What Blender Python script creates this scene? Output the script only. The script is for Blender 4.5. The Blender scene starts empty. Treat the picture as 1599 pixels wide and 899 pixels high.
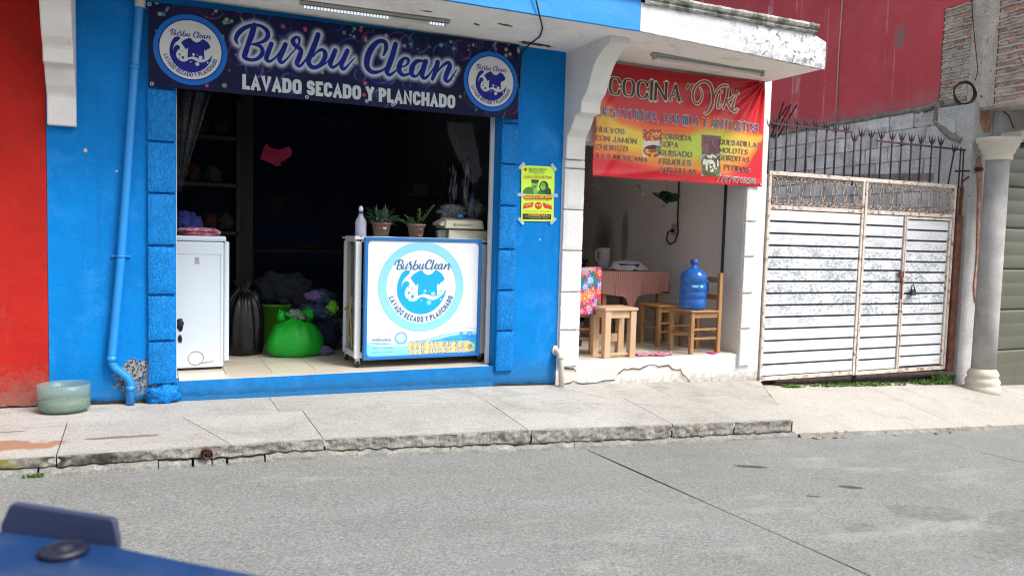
import bpy, bmesh, math, random
import numpy as np
from mathutils import Vector, noise as mnoise
random.seed(7)
SC = bpy.context.scene
COL = SC.collection
# ------------------------------------------------------------------ camera
FPX = 1241.85
RT = Vector((0.90490877, -0.42468259, 0.02801466)); UP = Vector((0.00394109, 0.07418149, 0.99723697)); FW = Vector((0.42558735, 0.90229807, -0.06880119))
CAM = Vector((0, -6.2, 1.27))
from mathutils import Matrix
cd = bpy.data.cameras.new('camera'); cam = bpy.data.objects.new('camera', cd); COL.objects.link(cam)
cam.matrix_world = Matrix(((RT.x, UP.x, -FW.x, CAM.x), (RT.y, UP.y, -FW.y, CAM.y), (RT.z, UP.z, -FW.z, CAM.z), (0, 0, 0, 1)))
cd.sensor_width = 36; cd.lens = 36*FPX/1599; cd.clip_start = 0.05; cd.clip_end = 2000
cd.dof.use_dof = True; cd.dof.focus_distance = 7.0; cd.dof.aperture_fstop = 9.0
SC.camera = cam
# ------------------------------------------------------------------ light
SUN_EL, SUN_AZ = math.radians(50), math.radians(142)      # azimuth from +Y clockwise: sun stands over the street, to the right
world = bpy.data.worlds.new('World'); SC.world = world; world.use_nodes = True
wn = world.node_tree.nodes; bg = wn['Background']
sky = wn.new('ShaderNodeTexSky'); sky.sky_type = 'NISHITA'; sky.sun_disc = False
sky.sun_elevation = SUN_EL; sky.sun_rotation = SUN_AZ; sky.dust_density = 4.0; sky.air_density = 1.0; sky.ozone_density = 0.6
hz = wn.new('ShaderNodeHueSaturation'); hz.inputs['Saturation'].default_value = .42     # thin bright cloud takes most of the blue out
world.node_tree.links.new(sky.outputs[0], hz.inputs['Color']); world.node_tree.links.new(hz.outputs[0], bg.inputs[0]); bg.inputs[1].default_value = 0.11
sd = bpy.data.lights.new('sun', 'SUN'); sd.energy = 1.75; sd.angle = math.radians(22); sd.color = (1, 0.98, 0.945)
sun = bpy.data.objects.new('sun', sd); COL.objects.link(sun); sun.location = (3, -8, 12)
dsun = Vector((math.sin(SUN_AZ)*math.cos(SUN_EL), math.cos(SUN_AZ)*math.cos(SUN_EL), math.sin(SUN_EL)))
sun.rotation_euler = dsun.to_track_quat('Z', 'Y').to_euler()
SC.view_settings.view_transform = 'Standard'; SC.view_settings.look = 'None'; SC.view_settings.gamma = 1; SC.view_settings.use_curve_mapping = False
SC.view_settings.exposure = 1.1
SC.render.engine = 'CYCLES'; SC.cycles.max_bounces = 8; SC.cycles.diffuse_bounces = 7; SC.cycles.filter_width = 1.15; SC.cycles.transparent_max_bounces = 12; SC.cycles.use_denoising = True
# ------------------------------------------------------------------ surveying helpers (photo point -> point on a real plane)
def ray(px, py): return RT*(px-799.5) - UP*(py-449.5) + FW*FPX
def P(px, py, Y=0.0): r = ray(px, py); return CAM + r*((Y-CAM.y)/r.y)
def PX(px, py, X): r = ray(px, py); return CAM + r*((X-CAM.x)/r.x)
def PZ(px, py, Z): r = ray(px, py); return CAM + r*((Z-CAM.z)/r.z)
def s2l(c): c = c/255.0; return c/12.92 if c <= .04045 else ((c+.055)/1.055)**2.4
def rgb(r, g, b): return (s2l(r), s2l(g), s2l(b), 1)
def npl(a): a = np.asarray(a, float)/255; return np.where(a <= .04045, a/12.92, ((a+.055)/1.055)**2.4)
# ------------------------------------------------------------------ node helpers
class NT:
    def __init__(s, m): s.t = m.node_tree; s.n = s.t.nodes; s.l = s.t.links
    def new(s, k, **kw):
        n = s.n.new(k)
        for a, v in kw.items(): setattr(n, a, v)
        return n
    def put(s, inp, v):
        if hasattr(v, 'is_linked') or isinstance(v, bpy.types.NodeSocket): s.l.new(v, inp)
        else: inp.default_value = v
    def math(s, op, a, b=0.0, c=0.0, clamp=False):
        n = s.new('ShaderNodeMath', operation=op); n.use_clamp = clamp
        s.put(n.inputs[0], a); s.put(n.inputs[1], b)
        if op in ('MULTIPLY_ADD', 'SMOOTH_MIN', 'WRAP'): s.put(n.inputs[2], c)
        return n.outputs[0]
    def mix(s, f, a, b, mode='MIX'):
        n = s.new('ShaderNodeMix', data_type='RGBA'); n.blend_type = mode
        s.put(n.inputs[0], f); s.put(n.inputs[6], a); s.put(n.inputs[7], b); return n.outputs[2]
    def noise(s, vec, scale, detail=4, rough=.6, dist=0, mapscale=None):
        if mapscale:
            mp = s.new('ShaderNodeMapping'); s.l.new(vec, mp.inputs[0]); mp.inputs['Scale'].default_value = mapscale; vec = mp.outputs[0]
        n = s.new('ShaderNodeTexNoise'); s.l.new(vec, n.inputs['Vector']); n.inputs['Scale'].default_value = scale
        n.inputs['Detail'].default_value = detail; n.inputs['Roughness'].default_value = rough; n.inputs['Distortion'].default_value = dist
        return n.outputs[0]
    def step(s, v, lo, hi):
        n = s.new('ShaderNodeMapRange'); s.put(n.inputs[0], v); n.inputs[1].default_value = lo; n.inputs[2].default_value = hi; return n.outputs[0]
    def pos(s, rnd=False):
        g = s.new('ShaderNodeNewGeometry').outputs['Position']
        if rnd:
            oi = s.new('ShaderNodeObjectInfo'); v = s.new('ShaderNodeVectorMath', operation='MULTIPLY_ADD')
            c = s.new('ShaderNodeCombineXYZ'); s.l.new(oi.outputs['Random'], c.inputs[0]); s.l.new(oi.outputs['Random'], c.inputs[2])
            s.l.new(c.outputs[0], v.inputs[0]); v.inputs[1].default_value = (13, 7, 11); s.l.new(g, v.inputs[2]); return v.outputs[0]
        return g
    def xyz(s, v):
        n = s.new('ShaderNodeSeparateXYZ'); s.l.new(v, n.inputs[0]); return n.outputs
MATS = {}
def pm(name, col, rough=.8, *a_, grain=0, **k_):
    return pm_(name, col, rough, *a_, grain=grain, **k_)
def pm_(name, col, rough=.8, var=.12, vs=3.0, bump=.15, bs=80.0, metal=0.0, layers=(), pieces=0.0, coat=0.0, spec=None, worm=0.0, stretch=None, trans=0.0, grain=0, ior=1.45, alpha=1.0, sheen=0, extra=None):
    """general procedural material. layers: (colour, noise scale, lo, hi, mapscale or None, optional (axis, z0, z1) fade)"""
    m = bpy.data.materials.new(name); m.use_nodes = True; N = NT(m); b = N.n['Principled BSDF']
    p = N.pos(pieces > 0)
    base = N.noise(p, vs, 6, .65, 0, stretch)
    dark = tuple(c*(1-var*1.6) for c in col[:3])+(1,); lite = tuple(min(1, c*(1+var)) for c in col[:3])+(1,)
    c = N.mix(N.step(base, .32, .68), dark, lite)
    if pieces > 0:
        oi = N.new('ShaderNodeObjectInfo'); hs = N.new('ShaderNodeHueSaturation'); N.l.new(c, hs.inputs['Color'])
        N.l.new(N.math('MULTIPLY_ADD', oi.outputs['Random'], pieces*2, 1-pieces), hs.inputs['Value']); c = hs.outputs[0]
    for L in layers:
        lc, ls, lo, hi, ms = L[:5]
        f = N.step(N.noise(p, ls, 6, .7, .3, ms), lo, hi)
        if len(L) > 5 and L[5]:
            ax, a0, a1 = L[5]; f = N.math('MULTIPLY', f, N.step(N.xyz(N.pos())[ax], a0, a1))
        c = N.mix(f, c, lc)
    if grain:
        for gs, gk in ((170, grain), (62, grain*.6)): c = N.mix(gk, c, N.mix(N.step(N.noise(p, gs, 2, .9), .36, .64), (0, 0, 0, 1), (1, 1, 1, 1)), 'SOFT_LIGHT')
    if extra: c = extra(N, c, p)
    N.l.new(c, b.inputs['Base Color']); b.inputs['Roughness'].default_value = rough; b.inputs['Metallic'].default_value = metal
    if coat: b.inputs['Coat Weight'].default_value = coat; b.inputs['Coat Roughness'].default_value = .15
    if spec is not None: b.inputs['Specular IOR Level'].default_value = spec
    if trans: b.inputs['Transmission Weight'].default_value = trans; b.inputs['IOR'].default_value = ior
    if alpha < 1: b.inputs['Alpha'].default_value = alpha
    if bump:
        bp = N.new('ShaderNodeBump'); bp.inputs['Strength'].default_value = min(1, bump*2); bp.inputs['Distance'].default_value = .004
        h = N.noise(p, bs, 5, .6)
        h = N.math('ADD', h, N.math('MULTIPLY', N.noise(p, bs*.12, 3, .6), 2.0))
        if worm:
            v = N.noise(p, 34, 2, .5, 1.2, (1, 1, .55)); r = N.math('ABSOLUTE', N.math('SUBTRACT', v, .5))
            h = N.math('ADD', h, N.math('MULTIPLY', N.step(r, 0, .06), worm))
        N.l.new(h, bp.inputs['Height']); N.l.new(bp.outputs[0], b.inputs['Normal'])
    MATS[name] = m; return m
def vcol_mat(name, rough=.5, coat=0, spec=.5, bump=0, bs=60, sheen=0, alpha=1):
    m = bpy.data.materials.new(name); m.use_nodes = True; N = NT(m); b = N.n['Principled BSDF']
    a = N.new('ShaderNodeVertexColor', layer_name='print'); p = N.pos()
    c = N.mix(.12, a.outputs[0], N.mix(N.noise(p, 9, 4), (0, 0, 0, 1), (1, 1, 1, 1)), 'SOFT_LIGHT')
    N.l.new(c, b.inputs['Base Color']); b.inputs['Roughness'].default_value = rough; b.inputs['Specular IOR Level'].default_value = spec
    if coat: b.inputs['Coat Weight'].default_value = coat; b.inputs['Coat Roughness'].default_value = .12
    if bump:
        bp = N.new('ShaderNodeBump'); bp.inputs['Strength'].default_value = bump; bp.inputs['Distance'].default_value = .003
        N.l.new(N.noise(p, bs, 3), bp.inputs['Height']); N.l.new(bp.outputs[0], b.inputs['Normal'])
    return m
def emat(name, col, s):
    m = bpy.data.materials.new(name); m.use_nodes = True; b = m.node_tree.nodes['Principled BSDF']
    b.inputs['Base Color'].default_value = col; b.inputs['Emission Color'].default_value = col; b.inputs['Emission Strength'].default_value = s; return m
def ellmask(N, items, ax=(0, 1), wob=.35, ns=7, soft=.75):
    """union of wobbly ellipses: (cx, cy, rx, ry, angle)"""
    p = N.pos(); o = N.xyz(p); nz = N.noise(p, ns, 5, .7); out = None
    for cx, cy, rx, ry, an in items:
        dx = N.math('SUBTRACT', o[ax[0]], cx); dy = N.math('SUBTRACT', o[ax[1]], cy); ca, sa = math.cos(an), math.sin(an)
        u = N.math('MULTIPLY', N.math('ADD', N.math('MULTIPLY', dx, ca), N.math('MULTIPLY', dy, sa)), 1/rx)
        v = N.math('MULTIPLY', N.math('SUBTRACT', N.math('MULTIPLY', dy, ca), N.math('MULTIPLY', dx, sa)), 1/ry)
        r = N.math('ADD', N.math('MULTIPLY', u, u), N.math('MULTIPLY', v, v))
        r = N.math('ADD', r, N.math('MULTIPLY', N.math('SUBTRACT', nz, .5), wob*8))
        f = N.step(r, 1.0, soft)
        out = f if out is None else N.math('MAXIMUM', out, f)
    return out
# ------------------------------------------------------------------ mesh helpers
W = {}
class MB:
    def __init__(s): s.v = []; s.f = []; s.m = []; s.s = []
    def add(s, vs, fs, mi=0, sm=False):
        o = len(s.v); s.v += [tuple(v) for v in vs]; s.f += [tuple(i+o for i in f) for f in fs]; s.m += [mi]*len(fs); s.s += [sm]*len(fs); return s
    def box(s, x0, x1, y0, y1, z0, z1, mi=0):
        return s.add([(x0, y0, z0), (x1, y0, z0), (x1, y1, z0), (x0, y1, z0), (x0, y0, z1), (x1, y0, z1), (x1, y1, z1), (x0, y1, z1)],
                     [(3, 2, 1, 0), (4, 5, 6, 7), (0, 1, 5, 4), (1, 2, 6, 5), (2, 3, 7, 6), (3, 0, 4, 7)], mi)
    def hexa(s, p, mi=0):   # 4 bottom, 4 top, ccw from above
        return s.add(p, [(3, 2, 1, 0), (4, 5, 6, 7), (0, 1, 5, 4), (1, 2, 6, 5), (2, 3, 7, 6), (3, 0, 4, 7)], mi)
    def bar(s, a, b, w, h=None, mi=0):   # rectangular bar from a to b
        a = Vector(a); b = Vector(b); h = h or w; d = (b-a).normalized()
        q = Vector((0, 0, 1)) if abs(d.z) < .9 else Vector((0, 1, 0)); u = d.cross(q).normalized()*w/2; v = u.cross(d).normalized()*h/2
        return s.hexa([a-u-v, a+u-v, a+u+v, a-u+v, b-u-v, b+u-v, b+u+v, b-u+v], mi)
    def tube(s, pts, r, n=8, mi=0, caps=True, sm=True, sq=1.0):
        pts = [Vector(p) for p in pts]; k = len(pts); rs = r if isinstance(r, (list, tuple)) else [r]*k
        prev = None; vs = []
        for i, p in enumerate(pts):
            d = (pts[min(i+1, k-1)]-pts[max(i-1, 0)]).normalized()
            if prev is None: q = Vector((0, 0, 1)) if abs(d.z) < .9 else Vector((1, 0, 0)); u = d.cross(q).normalized()
            else: u = (prev-d*prev.dot(d)).normalized()
            prev = u; w = d.cross(u)
            for j in range(n):
                a = 2*math.pi*j/n; vs.append(p+(u*math.cos(a)+w*math.sin(a)*sq)*rs[i])
        fs = [(i*n+j, i*n+(j+1) % n, (i+1)*n+(j+1) % n, (i+1)*n+j) for i in range(k-1) for j in range(n)]
        s.add(vs, fs, mi, sm)
        if caps: o = len(s.v)-len(vs); s.f += [tuple(o+j for j in reversed(range(n))), tuple(o+(k-1)*n+j for j in range(n))]; s.m += [mi]*2; s.s += [False]*2
        return s
    def lathe(s, c, prof, n=24, mi=0, sm=True, sx=1, sy=1, wob=None):
        vs = []; k = len(prof)
        for r, z in prof:
            for j in range(n):
                a = 2*math.pi*j/n; rr = r*(wob(a, z) if wob else 1); vs.append((c[0]+rr*math.cos(a)*sx, c[1]+rr*math.sin(a)*sy, c[2]+z))
        fs = [(i*n+j, i*n+(j+1) % n, (i+1)*n+(j+1) % n, (i+1)*n+j) for i in range(k-1) for j in range(n)]
        s.add(vs, fs, mi, sm)
        o = len(s.v)-len(vs)
        if prof[0][0] > 1e-4: s.f.append(tuple(o+j for j in reversed(range(n)))); s.m.append(mi); s.s.append(False)
        if prof[-1][0] > 1e-4: s.f.append(tuple(o+(k-1)*n+j for j in range(n))); s.m.append(mi); s.s.append(False)
        return s
    def prism(s, pts, ext, mi=0):
        n = len(pts); e = Vector(ext); vs = [Vector(p) for p in pts]+[Vector(p)+e for p in pts]
        return s.add(vs, [tuple(range(n)), tuple(range(2*n-1, n-1, -1))]+[(i, i+n, (i+1) % n+n, (i+1) % n) for i in range(n)], mi)
    def grid(s, fn, nu, nv, mi=0, sm=True, close_u=False):
        vs = [fn(i/nu, j/nv) for j in range(nv+1) for i in range(nu+1)]
        return s.add(vs, [(j*(nu+1)+i, j*(nu+1)+i+1, (j+1)*(nu+1)+i+1, (j+1)*(nu+1)+i) for j in range(nv) for i in range(nu)], mi, sm)
    def blob(s, c, r, amp=.15, fr=3.0, seed=0, n=28, mi=0, flat=None, crease=0):
        vs = []; m = n//2
        for j in range(m+1):
            th = math.pi*j/m
            for i in range(n):
                a = 2*math.pi*i/n; d = Vector((math.sin(th)*math.cos(a), math.sin(th)*math.sin(a), math.cos(th)))
                q = d*fr+Vector((seed*3.1, seed*1.7, seed)); k = 1+amp*(mnoise.noise(q)*1.2+.5*mnoise.noise(q*2.3))
                if crease: k -= crease*abs(mnoise.noise(q*2.2+Vector((5, 5, 5))))
                p = Vector((d.x*r[0]*k, d.y*r[1]*k, d.z*r[2]*k))
                if flat is not None and p.z < flat: p.z = flat
                vs.append(Vector(c)+p)
        fs = [(j*n+i, (j+1)*n+i, (j+1)*n+(i+1) % n, j*n+(i+1) % n) for j in range(m) for i in range(n)]
        return s.add(vs, fs, mi, True)
    def sack(s, c, prof, creases=17, amp=.10, seed=0, sy=.85, n=96):
        vs = []; k = len(prof)
        for i, (r, z, ca) in enumerate(prof):
            for j in range(n):
                a = 2*math.pi*j/n; w = mnoise.noise(Vector((math.cos(a)*creases*.32+seed, math.sin(a)*creases*.32, z*1.5)))*2.2
                rr = r*(1+amp*ca*(abs(w)-.5)+.10*mnoise.noise(Vector((math.cos(a)*1.6+seed, math.sin(a)*1.6, z*7)))); zz = z*(1+.05*mnoise.noise(Vector((math.cos(a)*1.5, math.sin(a)*1.5, seed+9)))*(1 if z > .03 else 0))
                vs.append((c[0]+rr*math.cos(a), c[1]+rr*math.sin(a)*sy, c[2]+zz))
        s.add(vs, [(i*n+j, i*n+(j+1) % n, (i+1)*n+(j+1) % n, (i+1)*n+j) for i in range(k-1) for j in range(n)], 0, True)
        return s
    def build(s, name, mat, parent=None, bevel=0, solid=0, origin=None):
        V = np.array(s.v); lo = V.min(0); hi = V.max(0)
        c = Vector(((lo[0]+hi[0])/2, (lo[1]+hi[1])/2, lo[2])) if origin is None else Vector(origin)
        me = bpy.data.meshes.new(name); me.from_pydata([tuple(Vector(v)-c) for v in s.v], [], s.f)
        for m in (mat if isinstance(mat, (list, tuple)) else [mat]): me.materials.append(m)
        me.polygons.foreach_set('material_index', s.m); me.polygons.foreach_set('use_smooth', s.s)
        if bevel:
            bm = bmesh.new(); bm.from_mesh(me); bmesh.ops.remove_doubles(bm, verts=bm.verts, dist=1e-5); bm.normal_update()
            ed = [e for e in bm.edges if len(e.link_faces) == 2 and e.calc_face_angle(0) > .6]
            bmesh.ops.bevel(bm, geom=ed, offset=bevel, segments=2 if bevel > .006 else 1, affect='EDGES', profile=.6); bm.to_mesh(me); bm.free()
        me.validate(); me.update()
        o = bpy.data.objects.new(name, me); COL.objects.link(o); W[o.name] = c
        if parent is not None: o.parent = parent; o.location = c-W[parent.name]
        else: o.location = c
        if solid:
            md = o.modifiers.new('thickness', 'SOLIDIFY'); md.thickness = solid; md.offset = 0
        return o
def tag(o, label=None, cat=None, group=None, kind=None):
    if label: o['label'] = label
    if cat: o['category'] = cat
    if group: o['group'] = group
    if kind: o['kind'] = kind
    return o
def thing(name, loc, label, cat, group=None, kind=None):
    o = bpy.data.objects.new(name, None); COL.objects.link(o); o.location = loc; o.empty_display_size = .1; W[o.name] = Vector(loc)
    return tag(o, label, cat, group, kind)
def clone(o, delta, parent=None, name=None):
    c = o.copy(); c.name = name or o.name.split('.')[0]; COL.objects.link(c)
    if parent is not None: c.parent = parent; c.location = o.location+Vector(delta); W[c.name] = W[o.name]+Vector(delta)
    else: c.location = o.location+Vector(delta); W[c.name] = W[o.name]+Vector(delta)
    return c
def clone_tree(o, delta):
    r = clone(o, delta)
    for ch in list(o.children):
        k = clone(ch, (0, 0, 0), r)
        for g in ch.children: clone(g, (0, 0, 0), k)
    return r
def printed(name, nu, nv, xf, cf, mat, parent=None, label=None, cat=None, thick=.0015, uv=None):
    """a sheet on a fine grid; printed artwork kept as colours at its vertices"""
    u, v = np.meshgrid(np.linspace(0, 1, nu+1), np.linspace(0, 1, nv+1))
    mb = MB(); vs = [xf(a, b) for a, b in zip(u.ravel(), v.ravel())]
    mb.add(vs, [(j*(nu+1)+i, j*(nu+1)+i+1, (j+1)*(nu+1)+i+1, (j+1)*(nu+1)+i) for j in range(nv) for i in range(nu)], 0, True)
    o = mb.build(name, mat, parent)
    col = np.ones((u.size, 4)); col[:, :3] = npl(np.clip(cf(u.ravel(), v.ravel()), 0, 255))
    at = o.data.color_attributes.new('print', 'FLOAT_COLOR', 'POINT'); at.data.foreach_set('color', col.ravel())
    if thick: md = o.modifiers.new('thickness', 'SOLIDIFY'); md.thickness = thick; md.offset = -1
    return tag(o, label, cat)
def vnoise(u, v, s, seed=0, oct=3):
    r = np.zeros_like(u); a = 1; t = 0
    for k in range(oct):
        x = u*s*2**k; y = v*s*2**k; xi = np.floor(x); yi = np.floor(y); fx = x-xi; fy = y-yi; fx = fx*fx*(3-2*fx); fy = fy*fy*(3-2*fy)
        h = lambda i, j: (np.sin(i*127.1+j*311.7+seed*74.7+k*13.3)*43758.5453) % 1.0
        r += a*((h(xi, yi)*(1-fx)+h(xi+1, yi)*fx)*(1-fy)+(h(xi, yi+1)*(1-fx)+h(xi+1, yi+1)*fx)*fy); t += a; a *= .5
    return r/t
# ------------------------------------------------------------------ lettering: every glyph is a set of pen strokes
GL = {
 'A': (.62, [('l', [(0, 0), (.5, 1), (1, 0)]), ('l', [(.2, .3), (.8, .3)])]), 'B': (.58, [('l', [(0, 0), (0, 1)]), ('r', [(0, 1), (.95, 1), (.95, .53), (0, .53)]), ('r', [(0, .53), (1, .53), (1, 0), (0, 0)])]),
 'C': (.58, [('r', [(1, .68), (1, 1), (0, 1), (0, 0), (1, 0), (1, .32)])]), 'D': (.6, [('l', [(0, 0), (0, 1)]), ('r', [(0, 1), (1, 1), (1, 0), (0, 0)])]),
 'E': (.48, [('l', [(1, 1), (0, 1), (0, 0), (1, 0)]), ('l', [(0, .5), (.85, .5)])]), 'F': (.46, [('l', [(1, 1), (0, 1), (0, 0)]), ('l', [(0, .5), (.85, .5)])]),
 'G': (.6, [('r', [(1, .7), (1, 1), (0, 1), (0, 0), (1, 0), (1, .45)]), ('l', [(1, .45), (.55, .45)])]), 'H': (.62, [('l', [(0, 0), (0, 1)]), ('l', [(1, 0), (1, 1)]), ('l', [(0, .5), (1, .5)])]),
 'I': (.16, [('l', [(.5, 0), (.5, 1)])]), 'J': (.42, [('r', [(1, 1), (1, 0), (0, 0), (0, .3)])]), 'K': (.6, [('l', [(0, 0), (0, 1)]), ('l', [(1, 1), (0, .4)]), ('l', [(.3, .58), (1, 0)])]),
 'L': (.46, [('l', [(0, 1), (0, 0), (1, 0)])]), 'M': (.78, [('l', [(0, 0), (0, 1), (.5, .15), (1, 1), (1, 0)])]), 'N': (.64, [('l', [(0, 0), (0, 1), (1, 0), (1, 1)])]),
 'O': (.62, [('o', [(.5, 1), (1, 1), (1, 0), (0, 0), (0, 1), (.5, 1)])]), 'P': (.56, [('l', [(0, 0), (0, 1)]), ('r', [(0, 1), (1, 1), (1, .45), (0, .45)])]),
 'Q': (.64, [('o', [(.5, 1), (1, 1), (1, 0), (0, 0), (0, 1), (.5, 1)]), ('l', [(.6, .25), (1, -.08)])]), 'R': (.6, [('l', [(0, 0), (0, 1)]), ('r', [(0, 1), (.95, 1), (.95, .47), (0, .47)]), ('l', [(.5, .47), (1, 0)])]),
 'S': (.54, [('r', [(1, .72), (1, 1), (0, 1), (0, .52), (1, .52), (1, 0), (0, 0), (0, .28)])]), 'T': (.56, [('l', [(0, 1), (1, 1)]), ('l', [(.5, 1), (.5, 0)])]),
 'U': (.62, [('r', [(0, 1), (0, 0), (1, 0), (1, 1)])]), 'V': (.62, [('l', [(0, 1), (.5, 0), (1, 1)])]), 'X': (.6, [('l', [(0, 0), (1, 1)]), ('l', [(0, 1), (1, 0)])]),
 'Y': (.6, [('l', [(0, 1), (.5, .45)]), ('l', [(1, 1), (.5, .45)]), ('l', [(.5, .45), (.5, 0)])]), 'Z': (.54, [('l', [(0, 1), (1, 1), (0, 0), (1, 0)])]),
 '0': (.54, [('o', [(.5, 1), (1, 1), (1, 0), (0, 0), (0, 1), (.5, 1)])]), '1': (.34, [('l', [(0, .8), (.7, 1), (.7, 0)])]), '2': (.52, [('r', [(0, .72), (0, 1), (1, 1), (1, .55), (0, .02)]), ('l', [(0, 0), (1, 0)])]),
 '3': (.52, [('r', [(0, 1), (.95, 1), (.95, .53), (.3, .53)]), ('r', [(.3, .53), (1, .53), (1, 0), (0, 0)])]), '4': (.56, [('l', [(.78, 0), (.78, 1), (0, .28), (1, .28)])]),
 '5': (.52, [('l', [(1, 1), (.08, 1), (.05, .55)]), ('r', [(.05, .58), (1, .62), (1, 0), (0, 0)])]), '6': (.54, [('r', [(.9, 1), (0, 1), (0, 0), (1, 0), (1, .55), (0, .55)])]),
 '7': (.5, [('l', [(0, 1), (1, 1), (.35, 0)])]), '8': (.54, [('o', [(.5, 1), (.95, 1), (.95, .53), (.05, .53), (.05, 1), (.5, 1)]), ('o', [(.5, .53), (1, .53), (1, 0), (0, 0), (0, .53), (.5, .53)])]),
 '9': (.54, [('r', [(.1, 0), (1, 0), (1, 1), (0, 1), (0, .45), (1, .45)])]), ':': (.16, [('l', [(.5, .1), (.5, .16)]), ('l', [(.5, .6), (.5, .66)])]), ',': (.16, [('l', [(.6, .06), (.3, -.16)])]), '.': (.16, [('l', [(.5, 0), (.5, .05)])]),
 '"': (.3, [('l', [(.2, 1), (.2, .8)]), ('l', [(.8, 1), (.8, .8)])]),
}
def rounded(pts, rad):
    out = [pts[0]]
    for i in range(1, len(pts)-1):
        a, b, c = map(Vector, (pts[i-1], pts[i], pts[i+1])); la = (a-b).length; lc = (c-b).length
        ra = min(rad, la*.5 if i > 1 else la); rc = min(rad, lc*.5 if i < len(pts)-2 else lc)
        p = b+(a-b).normalized()*ra; q = b+(c-b).normalized()*rc
        for k in range(7):
            t = k/6; out.append(tuple(p*(1-t)**2+b*2*t*(1-t)+q*t*t))
    out.append(pts[-1]); return out
def catmull(pts, n=6):
    P_ = [pts[0]]+list(pts)+[pts[-1]]; out = []
    for i in range(1, len(P_)-2):
        a, b, c, d = [np.array(P_[i+k]) for k in (-1, 0, 1, 2)]
        for k in range(n):
            t = k/n; out.append(tuple(.5*((2*b)+(-a+c)*t+(2*a-5*b+4*c-d)*t*t+(-a+3*b-3*c+d)*t**3)))
    out.append(tuple(pts[-1])); return out
def ribbon(mb, pts, xf, off, cap='round', mi=0):
    """pts: (u, v, width)"""
    q = [pts[0]]
    for p in pts[1:]:
        if math.hypot(p[0]-q[-1][0], p[1]-q[-1][1]) > 1e-5: q.append(p)
    pts = q; n = len(pts)
    if n < 2: return
    L = []; R = []
    for i in range(n):
        a = Vector(pts[max(i-1, 0)][:2]); b = Vector(pts[i][:2]); c = Vector(pts[min(i+1, n-1)][:2])
        d1 = (b-a).normalized() if i > 0 else (c-b).normalized(); d2 = (c-b).normalized() if i < n-1 else d1
        t = d1+d2; t = d2 if t.length < .2 else t.normalized(); k = 1/max(.62, abs(t.dot(d1)))
        nn = Vector((-t.y, t.x))*(pts[i][2]/2*k); L.append(b+nn); R.append(b-nn)
    vs = [xf(p.x, p.y, off) for p in L]+[xf(p.x, p.y, off) for p in R]
    mb.add(vs, [(n+i, n+i+1, i+1, i) for i in range(n-1)], mi)
    if cap == 'round':
        for e, o_ in ((0, 1), (n-1, n-2)):
            c = Vector(pts[e][:2]); d = (c-Vector(pts[o_][:2])).normalized(); w = pts[e][2]/2; a0 = math.atan2(d.y, d.x)-math.pi/2
            ring = [xf(c.x+w*math.cos(a0+math.pi*k/6), c.y+w*math.sin(a0+math.pi*k/6), off) for k in range(7)]
            mb.add(ring, [tuple(range(7))], mi)
def text_strokes(s, h, weight, serif=False, width=None, track=.12, narrow=1.0, contrast=.35):
    """-> list of stroke point lists in metres, baseline at v=0"""
    out = []; x = 0; t = weight*h
    for ch in s:
        if ch == ' ': x += h*.32*narrow; continue
        base = {'Ó': 'O', 'Ñ': 'N', 'Á': 'A'}.get(ch, ch); w, paths = GL[base]; gw = w*h*narrow + (t if weight > .15 else 0)*.35
        if base in 'I:,.' : gw = max(t, w*h*narrow)
        mx = lambda u: x+t/2+u*(gw-t) if gw > t else x+gw/2
        my = lambda v: t/2+v*(h-t)
        for kind, pts in paths:
            pp = [(mx(a), my(b)) for a, b in pts]
            # square ends
            if kind != 'o':
                for e, o_ in ((0, 1), (-1, -2)):
                    d = Vector(pp[e])-Vector(pp[o_])
                    if d.length > 1e-6 and (abs(d.x) < 1e-6 or abs(d.y) < 1e-6 or (kind == 'l' and not serif and abs(d.y) > .3*h)) and pts[e][1] in (0, 1): d.normalize(); pp[e] = (pp[e][0]+d.x*t*.5, pp[e][1]+d.y*t*.5)
            if kind in 'ro': pp = rounded(pp, min(gw, h)*.5 if serif or weight < .15 else min(gw*.42, h*.25))
            if not serif: out.append([(a, b, t) for a, b in pp])
            else:
                if kind == 'l':
                    for i in range(len(pp)-1):
                        a, b = pp[i], pp[i+1]; ang = math.atan2(b[1]-a[1], b[0]-a[0]); vert = abs(math.sin(ang))
                        wd = t*(contrast+(1-contrast)*(vert**2))
                        if vert > .2 and vert < .999 and (b[0]-a[0])*(b[1]-a[1]) > 0: wd = t*contrast*1.3
                        out.append([(a[0], a[1], wd), (b[0], b[1], wd)])
                    for e, o_ in ((0, 1), (-1, -2)):
                        a, b = pp[e], pp[o_]
                        if abs(a[1]-b[1]) > .3*h and (pts[e][1] in (0, 1)): out.append([(a[0]-t*.7, a[1]-(t*.1 if pts[e][1] else -t*.1), t*.25), (a[0]+t*.7, a[1]-(t*.1 if pts[e][1] else -t*.1), t*.28)])
                else:
                    q = []
                    for i in range(len(pp)):
                        a = pp[max(0, i-1)]; b = pp[min(len(pp)-1, i+1)]; vert = abs(math.sin(math.atan2(b[1]-a[1], b[0]-a[0])))
                        q.append((pp[i][0], pp[i][1], t*(contrast+(1-contrast)*vert**1.5)))
                    out.append(q)
        if ch == 'Ó': out.append([(x+gw*.45, h*1.08, t*.5), (x+gw*.7, h*1.25, t*.6)])
        if ch == 'Á': out.append([(x+gw*.45, h*1.08, t*.5), (x+gw*.7, h*1.25, t*.6)])
        if ch == 'Ñ': out.append([(x+gw*.2, h*1.12, t*.6), (x+gw*.8, h*1.12, t*.6)])
        x += gw+h*track
    tot = x-h*track
    if width:
        k = width/tot; out = [[(a*k, b, w*(k if k < 1 else 1) if not serif else w) for a, b, w in s_] for s_ in out]; tot = width
    return out, tot
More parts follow.
